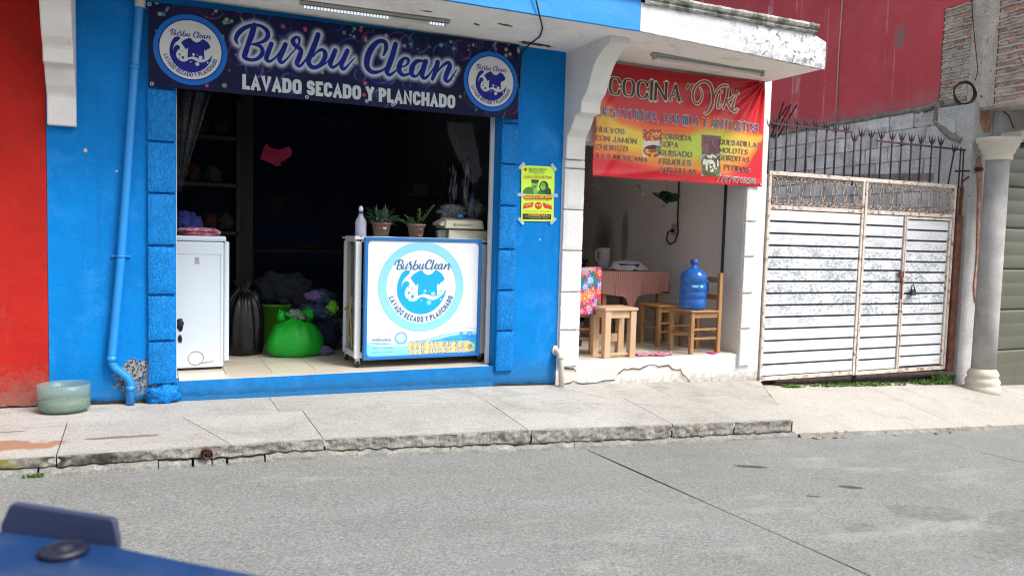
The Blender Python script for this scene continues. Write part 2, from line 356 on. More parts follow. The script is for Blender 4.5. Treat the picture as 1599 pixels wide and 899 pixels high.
def write(mb, s, h, weight, xf, off=.002, cap='butt', mi=0, **kw):
    st, tot = text_strokes(s, h, weight, **kw)
    for i, q in enumerate(st): ribbon(mb, q, xf, off+i*1e-5, cap, mi)
    return tot
def baseline(p0, p1, Y, disp=None):
    """xf from (u, v) on the facade-parallel plane Y with the baseline running p0 -> p1 (photo points); returns xf, length"""
    a = P(*p0, Y); b = P(*p1, Y); d = Vector((b.x-a.x, b.z-a.z)); L = d.length; d.normalize()
    def xf(u, v, o):
        x = a.x+d.x*u-d.y*v; z = a.z+d.y*u+d.x*v; return (x, Y-o-(disp(x, z) if disp else 0), z)
    return xf, L
def capheight(p, q, Y): a = P(*p, Y); b = P(*q, Y); return (b-a).length
def plane(Y, disp=None): return lambda u, v, o: (u, Y-o-(disp(u, v) if disp else 0), v)
def z7(x, y): return (x/6.915+360, y/6.915+20)
def z8(x, y): return (x/6.42+540, y/6.42+30)
SCR = [(z7, 6.915, S) for S in (
 [(80,345,12),(55,290,38),(90,220,48),(160,165,42),(250,138,34),(330,150,34),(395,205,46),(395,270,46),(340,320,32),(240,342,16)],
 [(255,140,55),(228,240,60),(195,330,52),(162,430,56),(150,480,50),(200,510,36),(270,508,36),(330,465,44),(343,410,44),(310,362,36),(225,345,18)],
 [(440,340,45),(405,430,50),(385,500,46),(418,530,30),(480,490,20),(540,415,20),(590,345,40)],
 [(592,345,48),(557,430,52),(527,500,48),(548,542,36),(600,510,20),(655,445,15),(700,395,14),(738,335,22),(738,280,30),(705,268,28),(672,305,46),(692,350,48),(758,405,46),(742,480,52),(715,550,48),(748,578,32),(800,525,20),(845,450,16)],
 [(945,240,50),(910,340,54),(870,440,56),(840,530,52),(880,590,46),(950,580,40),(1008,510,46),(1022,440,46),(985,402,34),(930,430,20),(892,478,14)],
 [(960,590,18),(1030,545,16),(1090,480,18)],
 [(1130,410,46),(1097,490,50),(1075,560,46),(1108,592,32),(1170,545,20),(1225,465,20),(1262,412,42)],
 [(1262,412,46),(1222,500,50),(1195,568,46),(1218,612,34),(1268,570,20),(1345,482,8)])]
SCR += [(z8, 6.42, S) for S in (
 [(378,365,18),(403,300,36),(402,250,42),(375,222,38),(320,230,42),(255,300,56),(215,400,58),(217,485,50),(270,532,40),(350,522,24),(412,478,12)],
 [(500,250,46),(470,360,52),(435,460,52),(413,525,46),(440,560,32),(500,520,16),(550,470,12)],
 [(535,490,12),(608,462,18),(628,412,32),(590,394,28),(548,440,46),(535,510,48),(570,560,36),(630,550,22),(690,500,14)],
 [(775,420,22),(710,425,38),(662,490,48),(665,558,42),(712,570,22),(760,500,18),(800,430,24)],
 [(802,425,48),(778,500,50),(765,568,44),(797,592,30),(850,540,16),(900,460,12)],
 [(922,432,46),(900,520,46),(868,604,32)],
 [(878,580,12),(950,490,20),(1018,437,32),(1042,472,46),(1012,550,48),(1000,608,40),(1040,618,24),(1112,505,8)])]
def script_strokes(Y):
    """the brush script surveyed on plane Y: strokes of (x, z, width) in metres"""
    out = []
    for fz, sc, S in SCR:
        q = []
        for x, y, w in S:
            px, py = fz(x, y); p = P(px, py, Y); e = P(px+w/sc*.8, py-w/sc*.6, Y); q.append((p.x, p.z, (e-p).length))
        out.append(catmull(q, 6))
    return out
def script_unit():
    st = script_strokes(-.07); a = np.array([p for s in st for p in s]); x0, x1 = a[:, 0].min(), a[:, 0].max(); z0, z1 = a[:, 1].min(), a[:, 1].max()
    k = 1/(x1-x0); return [[((x-x0)*k, (z-z0)*k, w*k) for x, z, w in s] for s in st], (z1-z0)*k
SU, SUH = script_unit()
def put_script(mb, x, z, width, Y, off=.003, wmul=1, mi=0, xf=None, split=0.0):
    xf = xf or plane(Y)
    for i, s in enumerate(SU):
        sh = -split*width if i >= 8 else 0
        ribbon(mb, [(x+u*width+sh, z+v*width, w*width*wmul) for u, v, w in s], xf, off+i*1e-5, 'round', mi)
def disc(mb, cx, cz, rx, rz, xf, off, mi=0, n=40, r0=0):
    A = [2*math.pi*k/n for k in range(n)]
    if r0 == 0: mb.add([xf(cx+rx*math.cos(a), cz+rz*math.sin(a), off) for a in A], [tuple(range(n))], mi)
    else:
        mb.add([xf(cx+rx*k*math.cos(a), cz+rz*k*math.sin(a), off) for k in (1, r0) for a in A], [(i, (i+1) % n, n+(i+1) % n, n+i) for i in range(n)], mi)
def poly(mb, pts, xf, off, mi=0): mb.add([xf(a, b, off) for a, b in pts], [tuple(range(len(pts)))], mi)
# the shirt and wave emblem, unit circle coordinates (centre 0, outer ring radius 1)
def EM(L): return [((x-403)/272, (358-y)/283) for x, y in L]
SHIRT = EM([(330,300),(352,276),(388,256),(402,254),(418,275),(445,285),(468,274),(488,252),(502,254),(530,275),(548,305),(540,322),(520,332),(517,345),(502,335),(500,365),(504,412),(480,418),(450,408),(420,400),(390,410),(378,416),(380,380),(382,335),(366,350),(352,330)])
WAVE = EM([(p[0], p[1]) for p in catmull([(308,254),(285,262),(262,300),(249,350),(250,400),(268,450),(305,495),(355,522),(405,530),(455,520),(500,492),(535,450),(553,410),(559,374),(540,405),(510,430),(480,442),(450,438),(420,424),(395,424),(375,440),(350,450),(320,442),(300,418),(296,392),(308,362),(322,348),(322,330),(306,322),(288,330),(278,352),(274,372),(276,340),(292,305),(318,280),(326,262),(320,254)], 4)])
def emblem(mb, cx, cz, R, xf, off, mi, mbub):
    poly(mb, [(cx+a*R, cz+b*R) for a, b in SHIRT], xf, off, mi); poly(mb, [(cx+a*R, cz+b*R) for a, b in WAVE], xf, off+.0003, mi)
    for x, y, r, ring in ((475,403,14,1),(450,458,15,1),(423,385,10,1),(452,385,4,0),(345,418,10,1),(322,395,7,1),(322,360,4,0),(340,368,4,0),(318,430,4,0),(402,445,5,0),(525,385,8,1),(512,412,5,0),(527,438,7,1)):
        a, b = EM([(x, y)])[0]
        disc(mb, cx+a*R, cz+b*R, r/272*R, r/272*R, xf, off+.0006, mbub if (x > 360) else mi, 12)
def arc_text(mb, s, cx, cz, R, a0, a1, h, weight, Y, off, mi=0, disp=None, **kw):
    st, tot = text_strokes(s, h, weight, **kw)
    def xf(u, v, o):
        a = math.radians(a0+(a1-a0)*u/tot); r = R-v; x = cx+r*math.cos(a); z = cz+r*math.sin(a); return (x, Y-o-(disp(x, z) if disp else 0), z)
    for i, q in enumerate(st): ribbon(mb, q, xf, off+i*1e-5, 'butt', mi)
# ================================================================== MATERIALS
SKYB = rgb(0, 118, 214)
def vmask(z0, z1, col, nscale=9, amp=.25):
    def f(N, c, p):
        z = N.xyz(N.pos())[2]; n = N.noise(p, nscale, 6, .75)
        k = N.math('ADD', z, N.math('MULTIPLY', N.math('SUBTRACT', n, .5), amp*3)); return N.mix(N.step(k, z1, z0), c, col)
    return f
def blue_extra(N, c, p):
    m = ellmask(N, [(-.03, .17, .13, .14, 0), (.06, .08, .05, .1, 0)], (0, 2), .5, 14)
    grey = N.mix(N.step(N.noise(p, 45, 4, .8), .45, .55), rgb(40, 50, 60), rgb(150, 150, 145)); c = N.mix(m, c, grey)
    m2 = ellmask(N, [(-.32, 1.75, .012, .015, 0), (-.13, 1.62, .008, .01, 0), (3.15, 1.5, .012, .012, 0), (3.18, 1.22, .008, .01, 0), (-.1, 1.3, .02, .01, 0)], (0, 2), .1, 40)
    c = vmask(-.02, .20, rgb(40, 100, 150), 20, .16)(N, c, p)
    return N.mix(m2, c, rgb(190, 165, 160))
BLUEC = (.0, .18, .54, 1)
M_blue = pm('blue_wall_paint', BLUEC, .6, .10, 1.6, .35, 70, spec=.12, layers=[((.005, .12, .42, 1), 7, .55, .85, (1.6, 1, .06)), ((.03, .24, .66, 1), 2.6, .55, .8, None), ((.012, .21, .62, 1), 5, .55, .8, (1, 1, .3)), ((.1, .25, .42, 1), 22, .70, .76, None)], extra=blue_extra)
M_blueq = pm('blue_block_paint', (.0, .18, .54, 1), .55, .06, 3, .35, 60, spec=.25, worm=1.6, pieces=.04)
M_bluef = pm('bright_blue_fascia_paint', (.002, .24, .66, 1), .5, .05, 3, .2, 60, layers=[((.1, .35, .6, 1), 14, .66, .74, None)])
def red_extra(N, c, p):
    c = vmask(-.05, .28, rgb(118, 92, 84), 26, .22)(N, c, p)
    return N.mix(N.step(N.noise(p, 55, 3, .8), .70, .74), c, rgb(150, 120, 110))
M_red = pm('red_wall_paint', (.40, .014, .009, 1), .75, .12, 2.0, .3, 70, spec=.2, layers=[((.24, .018, .012, 1), 4, .5, .75, None), ((.46, .03, .02, 1), 7, .6, .8, (1, 1, .4))], extra=red_extra)
def sill_extra(N, c, p):
    c = N.mix(ellmask(N, [(4.0, .02, .35, .07, 0), (4.75, -.02, .22, .07, -.2), (3.5, -.02, .16, .09, 0)], (0, 2), .5, 9), c, rgb(205, 198, 188))
    return vmask(-.17, -.02, rgb(150, 142, 132), 18, .12)(N, c, p)
M_white = pm('whitewashed_plaster', (.64, .635, .62, 1), .85, .05, 2.5, .4, 45, layers=[((.45, .43, .41, 1), 9, .62, .74, (1, 1, .5))], extra=sill_extra)
M_whiteq = pm('white_block_paint', (.70, .70, .70, 1), .75, .04, 3, .3, 38, worm=.5, pieces=.03, layers=[((.42, .40, .38, 1), 30, .68, .74, None)])
M_bracket = pm('white_bracket_paint', (.70, .69, .67, 1), .75, .07, 3, .25, 40, layers=[((.30, .29, .28, 1), 10, .62, .78, (1, 1, .4))])
def soffit_extra(N, c, p):
    c = N.mix(ellmask(N, [(3.02, -.12, .18, .05, .1), (1.9, -.6, .06, .02, 0), (2.55, -.55, .07, .025, .2), (2.35, -.45, .05, .02, .6), (1.3, -.35, .05, .015, 0), (.8, -.28, .03, .02, 0)], (0, 1), .5, 16), c, rgb(84, 66, 50))
    return c
M_soffit = pm('stained_white_soffit', (.84, .83, .79, 1), .85, .05, 1.6, .3, 40, layers=[((.5, .46, .41, 1), 3.0, .58, .8, None), ((.12, .10, .08, 1), 24, .72, .76, None)], extra=soffit_extra)
def fascia_extra(N, c, p):
    x = N.xyz(N.pos())[0]; z = N.xyz(N.pos())[2]
    k = N.math('MULTIPLY', N.step(x, 4.2, 4.7), N.step(N.noise(p, 17, 8, .72, .6), .53, .60)); c = N.mix(k, c, rgb(110, 108, 106))
    k2 = N.math('MULTIPLY', N.step(z, 2.86, 2.74), N.step(N.noise(p, 30, 5, .8), .45, .55)); return N.mix(N.math('MULTIPLY', k2, N.step(x, 3.8, 4.6)), c, rgb(30, 32, 44))
M_fascia = pm('peeling_white_fascia', (.60, .61, .63, 1), .8, .07, 3, .6, 40, layers=[((.35, .35, .36, 1), 12, .64, .72, (1, 1, .3))], extra=fascia_extra)
M_cornice = pm('mouldy_grey_cornice', (.42, .41, .38, 1), .9, .25, 6, .6, 40, layers=[((.10, .10, .09, 1), 7, .46, .62, (1, 1, .25)), ((.6, .6, .57, 1), 12, .55, .7, (1, 1, .3))])
M_conc = pm('pale_pavement_concrete', (.37, .358, .33, 1), .9, .08, 1.1, .5, 90, pieces=.035, grain=.4, layers=[((.25, .235, .205, 1), 2.3, .50, .76, None), ((.41, .39, .35, 1), 5, .58, .8, None), ((.16, .145, .125, 1), 24, .67, .73, None), ((.26, .245, .21, 1), 9, .56, .72, (.3, 2, 1))],
  extra=lambda N, c, p: N.mix(ellmask(N, [(-.8, -1.0, .42, .13, .05)], (0, 1), .35, 6), N.mix(ellmask(N, [(-.12, -.93, .17, .035, .05), (.02, -.93, .1, .03, 0), (-.7, -.66, .1, .015, .1)], (0, 1), .35, 9), c, rgb(112, 104, 104)), rgb(150, 112, 88)))
M_drive = pm('pale_driveway_concrete', (.39, .365, .33, 1), .9, .08, 1.2, .5, 80, pieces=.03, grain=.4, layers=[((.29, .265, .235, 1), 3, .52, .78, None), ((.3, .27, .25, 1), 14, .66, .75, (1, .3, 1))])
def kerb_extra(N, c, p):
    x = N.xyz(N.pos())[0]; z = N.xyz(N.pos())[2]
    c = N.mix(N.math('MULTIPLY', N.step(x, -.35, -.55), N.step(N.noise(p, 9, 4, .6), .4, .6)), c, rgb(104, 100, 52))
    c = N.mix(N.math('MULTIPLY', N.step(N.math('ABSOLUTE', N.math('ADD', x, .28)), .35, .12), N.step(N.noise(p, 12, 4, .6), .35, .6)), c, rgb(52, 50, 44))
    return N.mix(N.math('MULTIPLY', N.step(N.noise(p, 8, 6, .75), .57, .68), .45), c, rgb(165, 138, 96))
M_kerb = pm('rough_grey_kerb_concrete', (.22, .21, .188, 1), .95, .28, 9, 1.0, 60, grain=.45, layers=[((.10, .095, .085, 1), 12, .56, .72, (1, 1, .6)), ((.32, .31, .28, 1), 16, .58, .7, None)], extra=kerb_extra)
M_foot = pm('grey_kerb_footing', (.235, .23, .21, 1), .95, .2, 8, .8, 60, grain=.4, layers=[((.10, .10, .09, 1), 18, .62, .7, None)])
M_dark = pm('dark_joint_soil', (.035, .032, .028, 1), 1, .2, 9, .5, 60)
def road_extra(N, c, p):
    g = N.noise(p, 170, 2, .9); c = N.mix(.42, c, N.mix(N.step(g, .32, .68), (.0, .0, .0, 1), (1, 1, 1, 1)), 'SOFT_LIGHT')
    g = N.noise(p, 60, 3, .9); c = N.mix(.5, c, N.mix(N.step(g, .35, .65), (.0, .0, .0, 1), (1, 1, 1, 1)), 'SOFT_LIGHT')
    c = N.mix(N.math('MULTIPLY', N.step(N.noise(p, 1.3, 4, .6, .3, (.22, 1.6, 1)), .50, .72), .45), c, rgb(112, 112, 108)); c = N.mix(N.math('MULTIPLY', N.step(N.noise(p, 2.1, 5, .7, .3, (.5, 1.2, 1)), .58, .75), .4), c, rgb(172, 172, 166))
    c = N.mix(ellmask(N, [(1.4, -3.2, .22, .05, .3), (2.3, -2.4, .12, .03, -.2), (.5, -2.2, .18, .04, .2), (5.2, -2.3, .3, .05, -.2)], (0, 1), .6, 9, .2), c, rgb(122, 122, 120))
    dk = [(3.86, -2.0, .13, .045, -.45), (4.15, -2.6, .09, .04, -.5), (3.72, -2.7, .05, .02, -.5)]
    c = N.mix(ellmask(N, dk, (0, 1), .22, 18), c, rgb(70, 66, 66))
    wt = [(4.15, -3.15, .28, .16, -.4), (4.25, -3.7, .5, .2, 0), (4.7, -3.4, .35, .15, 0), (3.5, -3.25, .12, .07, 0)]
    k = N.math('MULTIPLY', ellmask(N, wt, (0, 1), .5, 7), N.step(N.noise(p, 30, 5, .8), .42, .62)); c = N.mix(N.math('MULTIPLY', k, .75), c, rgb(84, 82, 80))
    return c
M_road = pm('brushed_grey_road_concrete', (.20, .207, .198, 1), .92, .07, .9, .8, 120, layers=[((.165, .17, .162, 1), 1.6, .5, .75, (.4, 1, 1)), ((.235, .242, .23, 1), 3.5, .58, .8, (.5, 1, 1)), ((.12, .115, .11, 1), 26, .73, .78, None)], extra=road_extra)
M_tile = pm('cream_floor_tile', (.62, .55, .45, 1), .28, .06, 3, .03, 60, pieces=.03)
M_grout = pm('brown_grout', (.15, .12, .09, 1), .9, .1, 5, .2)
M_navy = pm('dimmed_navy_room_wall', (.010, .026, .09, 1), .85, .2, 2, .1)  # the room's dimness is put into this dark wall colour
M_black = pm('black_clutter', (.008, .008, .010, 1), .6, .3, 6, .1)
M_dshelf = pm('dark_wooden_shelf', (.009, .008, .008, 1), .8, .2, 6, .1)
def soot_and_rear_tone(N, c, p):
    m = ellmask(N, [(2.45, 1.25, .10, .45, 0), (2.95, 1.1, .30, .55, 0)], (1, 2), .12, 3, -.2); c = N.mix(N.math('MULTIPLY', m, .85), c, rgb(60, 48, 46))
    y = N.xyz(N.pos())[1]; return N.mix(N.math('MULTIPLY', N.step(y, 2.3, 3.6), .55), c, rgb(110, 96, 94))  # beyond the soot patches, the wall colour darkens towards the rear
M_pink = pm('pinkish_white_room_wall', (.88, .86, .84, 1), .85, .04, 1.5, .12, 40, layers=[((.6, .56, .56, 1), 6, .6, .8, None)], extra=soot_and_rear_tone)
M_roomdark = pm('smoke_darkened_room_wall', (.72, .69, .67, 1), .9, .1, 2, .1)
M_alu = pm('white_aluminium', (.66, .67, .68, 1), .35, .04, 5, .05, 60, layers=[((.3, .3, .3, 1), 25, .7, .76, None)])
M_darkmetal = pm('dark_blue_steel_edge', (.02, .025, .05, 1), .5, .1, 5, .05)
M_gatew = pm('scraped_white_gate_paint', (.62, .635, .66, 1), .45, .07, 3, .12, 60, metal=0, pieces=.04, layers=[((.47, .47, .46, 1), 5, .56, .72, (.35, 1, 5)), ((.36, .26, .20, 1), 16, .70, .75, (1, 1, 3))],
  extra=lambda N, c, p: N.mix(N.math('MULTIPLY', N.math('MULTIPLY', N.step(N.xyz(N.pos())[2], .30, .55), N.step(N.xyz(N.pos())[2], 1.5, 1.1)), N.step(N.math('MULTIPLY_ADD', N.noise(p, 4, 3, .6), .35, N.math('MULTIPLY', N.noise(p, 26, 7, .72, .5, (1, 1, 1.8)), .8)), .592, .622)), N.mix(N.step(N.noise(p, 28, 4, .7), .69, .73), c, rgb(120, 116, 112)), rgb(142, 152, 158)))
M_gatef = pm('rusting_cream_gate_frame', (.58, .52, .46, 1), .6, .1, 6, .2, 60, layers=[((.20, .075, .04, 1), 15, .52, .64, None)])
M_rust = pm('brown_rust', (.15, .052, .032, 1), .85, .4, 12, .4, 70, layers=[((.16, .065, .035, 1), 20, .56, .68, None), ((.35, .3, .27, 1), 12, .66, .72, None)])
M_ironp = pm('rusty_maroon_iron', (.045, .018, .026, 1), .75, .3, 14, .3, 70)
M_scroll = pm('flaking_cream_scroll_iron', (.46, .37, .31, 1), .75, .2, 18, .3, 80, layers=[((.14, .06, .045, 1), 28, .48, .58, None)])
M_groove = pm('purple_black_groove_paint', (.028, .024, .05, 1), .6, .2, 8, .1)
def rw_extra(N, c, p):
    o = N.xyz(N.pos()); st = N.noise(p, 6.5, 2, .6, 0, (1, 1, .02)); top = N.step(N.noise(p, 2.2, 3, .7), .42, .6)
    c = N.mix(N.math('MULTIPLY', N.math('MULTIPLY', N.step(st, .60, .66), top), .55), c, rgb(225, 200, 200))
    c = N.mix(ellmask(N, [(1.02+.2, 3.95, .10, .16, 0)], (1, 2), .9, 9), c, rgb(150, 105, 108))
    return N.mix(N.math('MULTIPLY', N.step(N.math('ADD', o[2], N.math('MULTIPLY', N.noise(p, 3, 4), -.5)), 2.95, 2.72), .6), c, rgb(165, 120, 125))
M_redhi = pm('faded_crimson_paint', (.56, .062, .08, 1), .75, .07, 1.0, .15, 50, layers=[((.62, .10, .12, 1), 2.2, .5, .8, None), ((.45, .12, .12, 1), 30, .72, .77, (1, 1, .6))], extra=rw_extra)
M_mortar = pm('lumpy_grey_mortar', (.52, .46, .40, 1), .95, .2, 4, .9, 30, grain=.7, layers=[((.22, .195, .18, 1), 10, .56, .7, (1, 1, .6))])
M_brick = pm('red_fired_brick', (.46, .20, .14, 1), .9, .25, 6, .6, 50, pieces=.25, layers=[((.42, .37, .33, 1), 9, .47, .56, None)])
M_block = pm('grey_concrete_block', (.60, .60, .60, 1), .95, .2, 4, .6, 50, pieces=.14, grain=.7, layers=[((.24, .24, .25, 1), 4, .54, .72, (1, 1, 2))])
M_pier = pm('grey_cement_render', (.46, .455, .45, 1), .9, .14, 2.5, .4, 40, grain=.5, layers=[((.16, .155, .15, 1), 11, .62, .72, None), ((.45, .44, .44, 1), 3, .55, .75, None)])
M_orange = pm('exposed_orange_brick', (.40, .20, .14, 1), .9, .25, 9, .5, 50, grain=.5, layers=[((.34, .31, .28, 1), 7, .52, .62, None)])
M_stone = pm('cream_column_plaster', (.58, .535, .45, 1), .8, .08, 3, .3, 40, layers=[((.30, .27, .25, 1), 9, .64, .74, None)])
M_shaft = pm('greyish_column_plaster', (.35, .34, .33, 1), .85, .2, 2.5, .3, 40, layers=[((.17, .15, .14, 1), 16, .68, .74, None), ((.28, .25, .22, 1), 4, .58, .75, (1, 1, .5))])
M_garage = pm('olive_grey_metal_door', (.10, .105, .08, 1), .32, .07, 1.5, .05, 30, layers=[((.085, .085, .065, 1), 2, .5, .7, (1, 1, .3))])
M_pale = pm('pale_bluish_plaster', (.50, .52, .56, 1), .8, .1, 2.5, .2, 40)
M_pipe = pm('blue_painted_pipe', (.012, .22, .60, 1), .35, .05, 4, .05, 40)
M_pvc = pm('cream_plastic_pipe', (.52, .48, .42, 1), .5, .08, 6, .1, 40, layers=[((.25, .21, .17, 1), 12, .62, .72, None)])
# ================================================================== GROUND
def wb(x): return float(np.interp(x, [-12, 0, 2.74, 3.46, 5.75, 14], [.28, -.016, -.051, -.075, -.163, -.38]))
def kt(x): return float(np.interp(x, [-12, -.41, 1.06, 2.51, 5.1, 14], [.25, -.02, -.05, -.11, -.23, -.75]))
def rb(x): return float(np.interp(x, [-30, -12, -.67, -.37, 1.03, 2.87, 5.05, 8.05, 14, 40], [.55, .35, -.11, -.13, -.17, -.28, -.38, -.54, -.80, -1.0]))
def wd(x): return float(np.interp(x, [5.0, 5.75, 8.65, 9.5, 14], [-.19, -.215, -.335, -.43, -.62]))
KY = -1.25
def gz(x, y): t = min(1, max(0, y/KY)); return wb(x)*(1-t)+kt(x)*t
def dz(x, y): t = min(1, max(0, y/KY)); t = t*.6+.4*t*t; return wd(x)*(1-t)+(rb(x)+.03)*t
def rz(x, y): return rb(x)+.03*(-1.28-y)
g = MB(); g.box(-60, 60, -60, 60, -2.2, -2.0); tag(g.build('ground', M_dark), kind='structure')
road = MB()
def roadgrid(x0, x1, nx, y0=-14, y1=-1.2, ny=14):
    road.grid(lambda u, v: (x0+(x1-x0)*u, y0+(y1-y0)*v, rz(x0+(x1-x0)*u, y0+(y1-y0)*v)), nx, ny)
SX = [-30, -16, -9.2, -6.4, -3.4, -.38, 2.95, 6.3, 9.6, 13, 24, 40]
roadroot = thing('road', (0, -6, -.3), None, None, kind='structure')
for a, b in zip(SX[:-1], SX[1:]):
    m = MB(); x0, x1 = a+.0035, b-.0035
    m.grid(lambda u, v: (x0+(x1-x0)*u+(.012*mnoise.noise(Vector((a, v*9, 0)))*(1 if u == 0 else 0))+(.012*mnoise.noise(Vector((b, v*9, 1)))*(1 if u == 1 else 0)), -14+12.78*v, rz(x0+(x1-x0)*u, -14+12.78*v)), 12, 60)
    m.build('road_slab', M_road, roadroot)
m = MB(); m.grid(lambda u, v: (-30+70*u, -14+13*v, rz(-30+70*u, -14+13*v)-.012), 60, 4); m.build('road_bed', M_dark, roadroot)
def slab(root, name, c4, zf, mat, nx=10, ny=5, dz_=0, gap=.004):
    m = MB(); C4 = [Vector(c) for c in c4]; cen = sum(C4, Vector((0, 0)))/4
    C4 = [c+(cen-c).normalized()*gap for c in C4]
    def f(u, v):
        a = C4[0].lerp(C4[1], u); b = C4[3].lerp(C4[2], u); p = a.lerp(b, v); e = 0
        return (p.x, p.y, zf(p.x, p.y)+dz_+.0015*mnoise.noise(Vector((p.x*3, p.y*3, 1))))
    m.grid(f, nx, ny)
    ring = [f(i/nx, 0) for i in range(nx)]+[f(1, j/ny) for j in range(ny)]+[f(1-i/nx, 1) for i in range(nx)]+[f(0, 1-j/ny) for j in range(ny)]
    n = len(ring); m.add(ring+[(x, y, z-.05) for x, y, z in ring], [(i, i+n, (i+1) % n+n, (i+1) % n) for i in range(n)])
    return m.build(name, mat, root)
walk = thing('sidewalk', (2, -.6, -.1), None, None, kind='structure')
random.seed(21)
j0 = [(-12, -12), (-8.5, -8.5), (-6, -6), (-3.4, -3.4), (-.41, -.41), (.27, .50), (1.06, 1.05), (2.51, 2.49), (3.78, 3.74), (5.42, 4.96)]
YI = -.50
for (a0, a1), (b0, b1) in zip(j0[:-1], j0[1:]):
    slab(walk, 'concrete_slab', [(a1, KY), (b1, KY), (b0, YI), (a0, YI)], gz, M_conc)
ji = [-12, -8, -4.4, -1.6, .9, 2.5, 4.3]
for a, b in zip(ji, ji[1:]+[5.76]):
    e = 5.76 if b == 5.76 else b; e2 = 5.42 if b == 5.76 else b
    slab(walk, 'concrete_slab', [(a, YI), (e2, YI), (e, 0), (a, 0)], gz, M_conc, 12, 4, gap=.002)
m = MB(); jx = lambda u, v: -12+(16.9+.72*v)*u
m.grid(lambda u, v: (jx(u, v), -1.24+1.24*v, gz(jx(u, v), -1.24+1.24*v)-.03), 40, 5); m.build('joint_bed', M_dark, walk)
drive = thing('driveway', (8, -.6, -.4), None, None, kind='structure')
for (a0, a1), (b0, b1) in (((5.77, 4.98), (7.15, 7.1)), ((7.15, 7.1), (9.4, 9.3)), ((9.4, 9.3), (11.6, 11.5)), ((11.6, 11.5), (14, 14))):
    slab(drive, 'concrete_slab', [(a1, KY), (b1, KY), (b0, .02), (a0, .02)], dz, M_drive, 16, 10, gap=.003)
m = MB(); m.grid(lambda u, v: (5.2+8.8*u, .0+6*v, wd(5.2+8.8*u)-.01), 20, 4); m.build('passage_floor', M_pier, drive)
m = MB()   # crumbled grooves where the ramp meets the raised pavement
for k in range(16):
    t = k/15; x = 5.83-.75*t; y = -.05-1.12*t
    m.blob((x+.03*random.uniform(-1, 1), y, dz(x, y)+.004), (.04, .03, .014), .4, 3, k, 8)
None
m = MB()   # ragged lip of the ramp
def lip(u, v):
    x = 5.05+8.9*u; n = mnoise.noise(Vector((x*6, 0, 2))); n2 = mnoise.noise(Vector((x*21, 3, 2)))
    if v == 0: return (x, KY-.05-.03*n, rb(x)-.02)
    if v <= .5: return (x, KY-.03-.03*n+.01*n2, rb(x)+.02+.018*n2)
    return (x, KY+.03, dz(x, KY)+.004+.006*n2)
m.grid(lip, 160, 3, 0, False); m.build('kerb_lip', M_kerb, drive)
for k in range(26):
    x = 5.15+.3*random.random()+(0 if k < 8 else 3.5*random.random()); m = MB(); m.blob((x, KY-.06-.05*random.random(), rb(x)+.008), (.018+.02*random.random(), .015, .012), .3, 2, k, 8); 
    if k < 14: m.build('rubble_stone', M_kerb, drive)
def sb(x): return rb(x)+.045+.016*mnoise.noise(Vector((x*3, 7, 2)))+.012*mnoise.noise(Vector((x*19, 7, 3)))
kerb = thing('kerb', (2, KY, -.2), None, None, kind='structure')
segs = [(-12, -9), (-9, -6), (-6, -3.4), (-3.4, -.41), (-.41, .36), (.36, 1.06), (1.06, 2.51), (2.51, 3.74), (3.74, 4.35), (4.35, 4.97)]
for a, b in segs:
    m = MB(); a_, b_ = a+.006, b-.006; nx = max(8, int((b-a)/.02)); nx = min(nx, 110)
    def f(u, v):
        x = a_+(b_-a_)*u; top = kt(x)-.004+.004*mnoise.noise(Vector((x*9, 1, 1))); bot = sb(x)
        if v > .99: return (x, KY+.06, top)
        t = v/.84; t = min(1, t); z = bot+(top-bot)*t; d = .014*mnoise.noise(Vector((x*7, z*14, 3)))+.013*mnoise.noise(Vector((x*26, z*30, 4)))
        e = .02*min(1, min(u, 1-u)*nx/2)
        return (x, KY-e*.6+d+(.012 if t < .05 else 0)+(.010 if t > .98 else 0), z)
    m.grid(f, nx, 10, 0, False); m.build('kerb_stone', M_kerb, kerb)
for a, b in ((-12, -6), (-6, -3.4), (-3.4, -.5), (-.49, .1), (.70, 1.9), (1.905, 2.86), (2.864, 4.0), (4.004, 5.0), (.105, .28), (.295, .39), (.397, .47), (.485, .69)):
    m = MB(); nx = max(4, int((b-a)/.02)); nx = min(nx, 100); low = b < .7 and a > -.1
    def f(u, v):
        x = a+(b-a)*u; h = sb(x)-rb(x)-.004-(.012*abs(mnoise.noise(Vector((x*9, 2, 9)))) if not low else .008)
        n = .008*mnoise.noise(Vector((x*12, v*3, 5)))
        return [(x, KY-.032+n, rb(x)-.03), (x, KY-.028+n*1.5, rb(x)+h*.5), (x, KY-.018+n, rb(x)+h), (x, KY+.03, rb(x)+h+.006)][round(v*3)]
    m.grid(f, nx, 3, 0, False); m.build('kerb_footing', M_foot, kerb)
m = MB(); m.grid(lambda u, v: (-12+17*u, KY+.02, rb(-12+17*u)-.05+(kt(-12+17*u)-.02-rb(-12+17*u)+.05)*v), 40, 1); m.build('kerb_core', M_dark, kerb)
m = MB()   # kerb end face towards the ramp
m.grid(lambda u, v: (4.955+.78*u+.008*mnoise.noise(Vector((u*9, v*3, 1))), KY+.01+1.2*u, dz(5+.78*u, KY+1.2*u)-.02+(gz(5+.78*u, KY+1.2*u)-.004-dz(5+.78*u, KY+1.2*u)+.02)*v), 26, 3, 0, False)
m.build('kerb_end', M_conc, kerb)
# rusted pipe stub in the kerb
pp = P(322, 707, KY-.01)
m = MB(); m.tube([(pp.x, KY-.05, pp.z), (pp.x+.005, KY+.05, pp.z+.005)], [.034, .03], 12, 0, False); m.tube([(pp.x+.005, KY-.052, pp.z), (pp.x+.005, KY+.05, pp.z+.005)], [.026, .024], 12, 0, False)
tag(m.build('pipe_stub', M_rust), 'rusted stub of a drain pipe poking out of the kerb face below the left pavement', 'pipe')
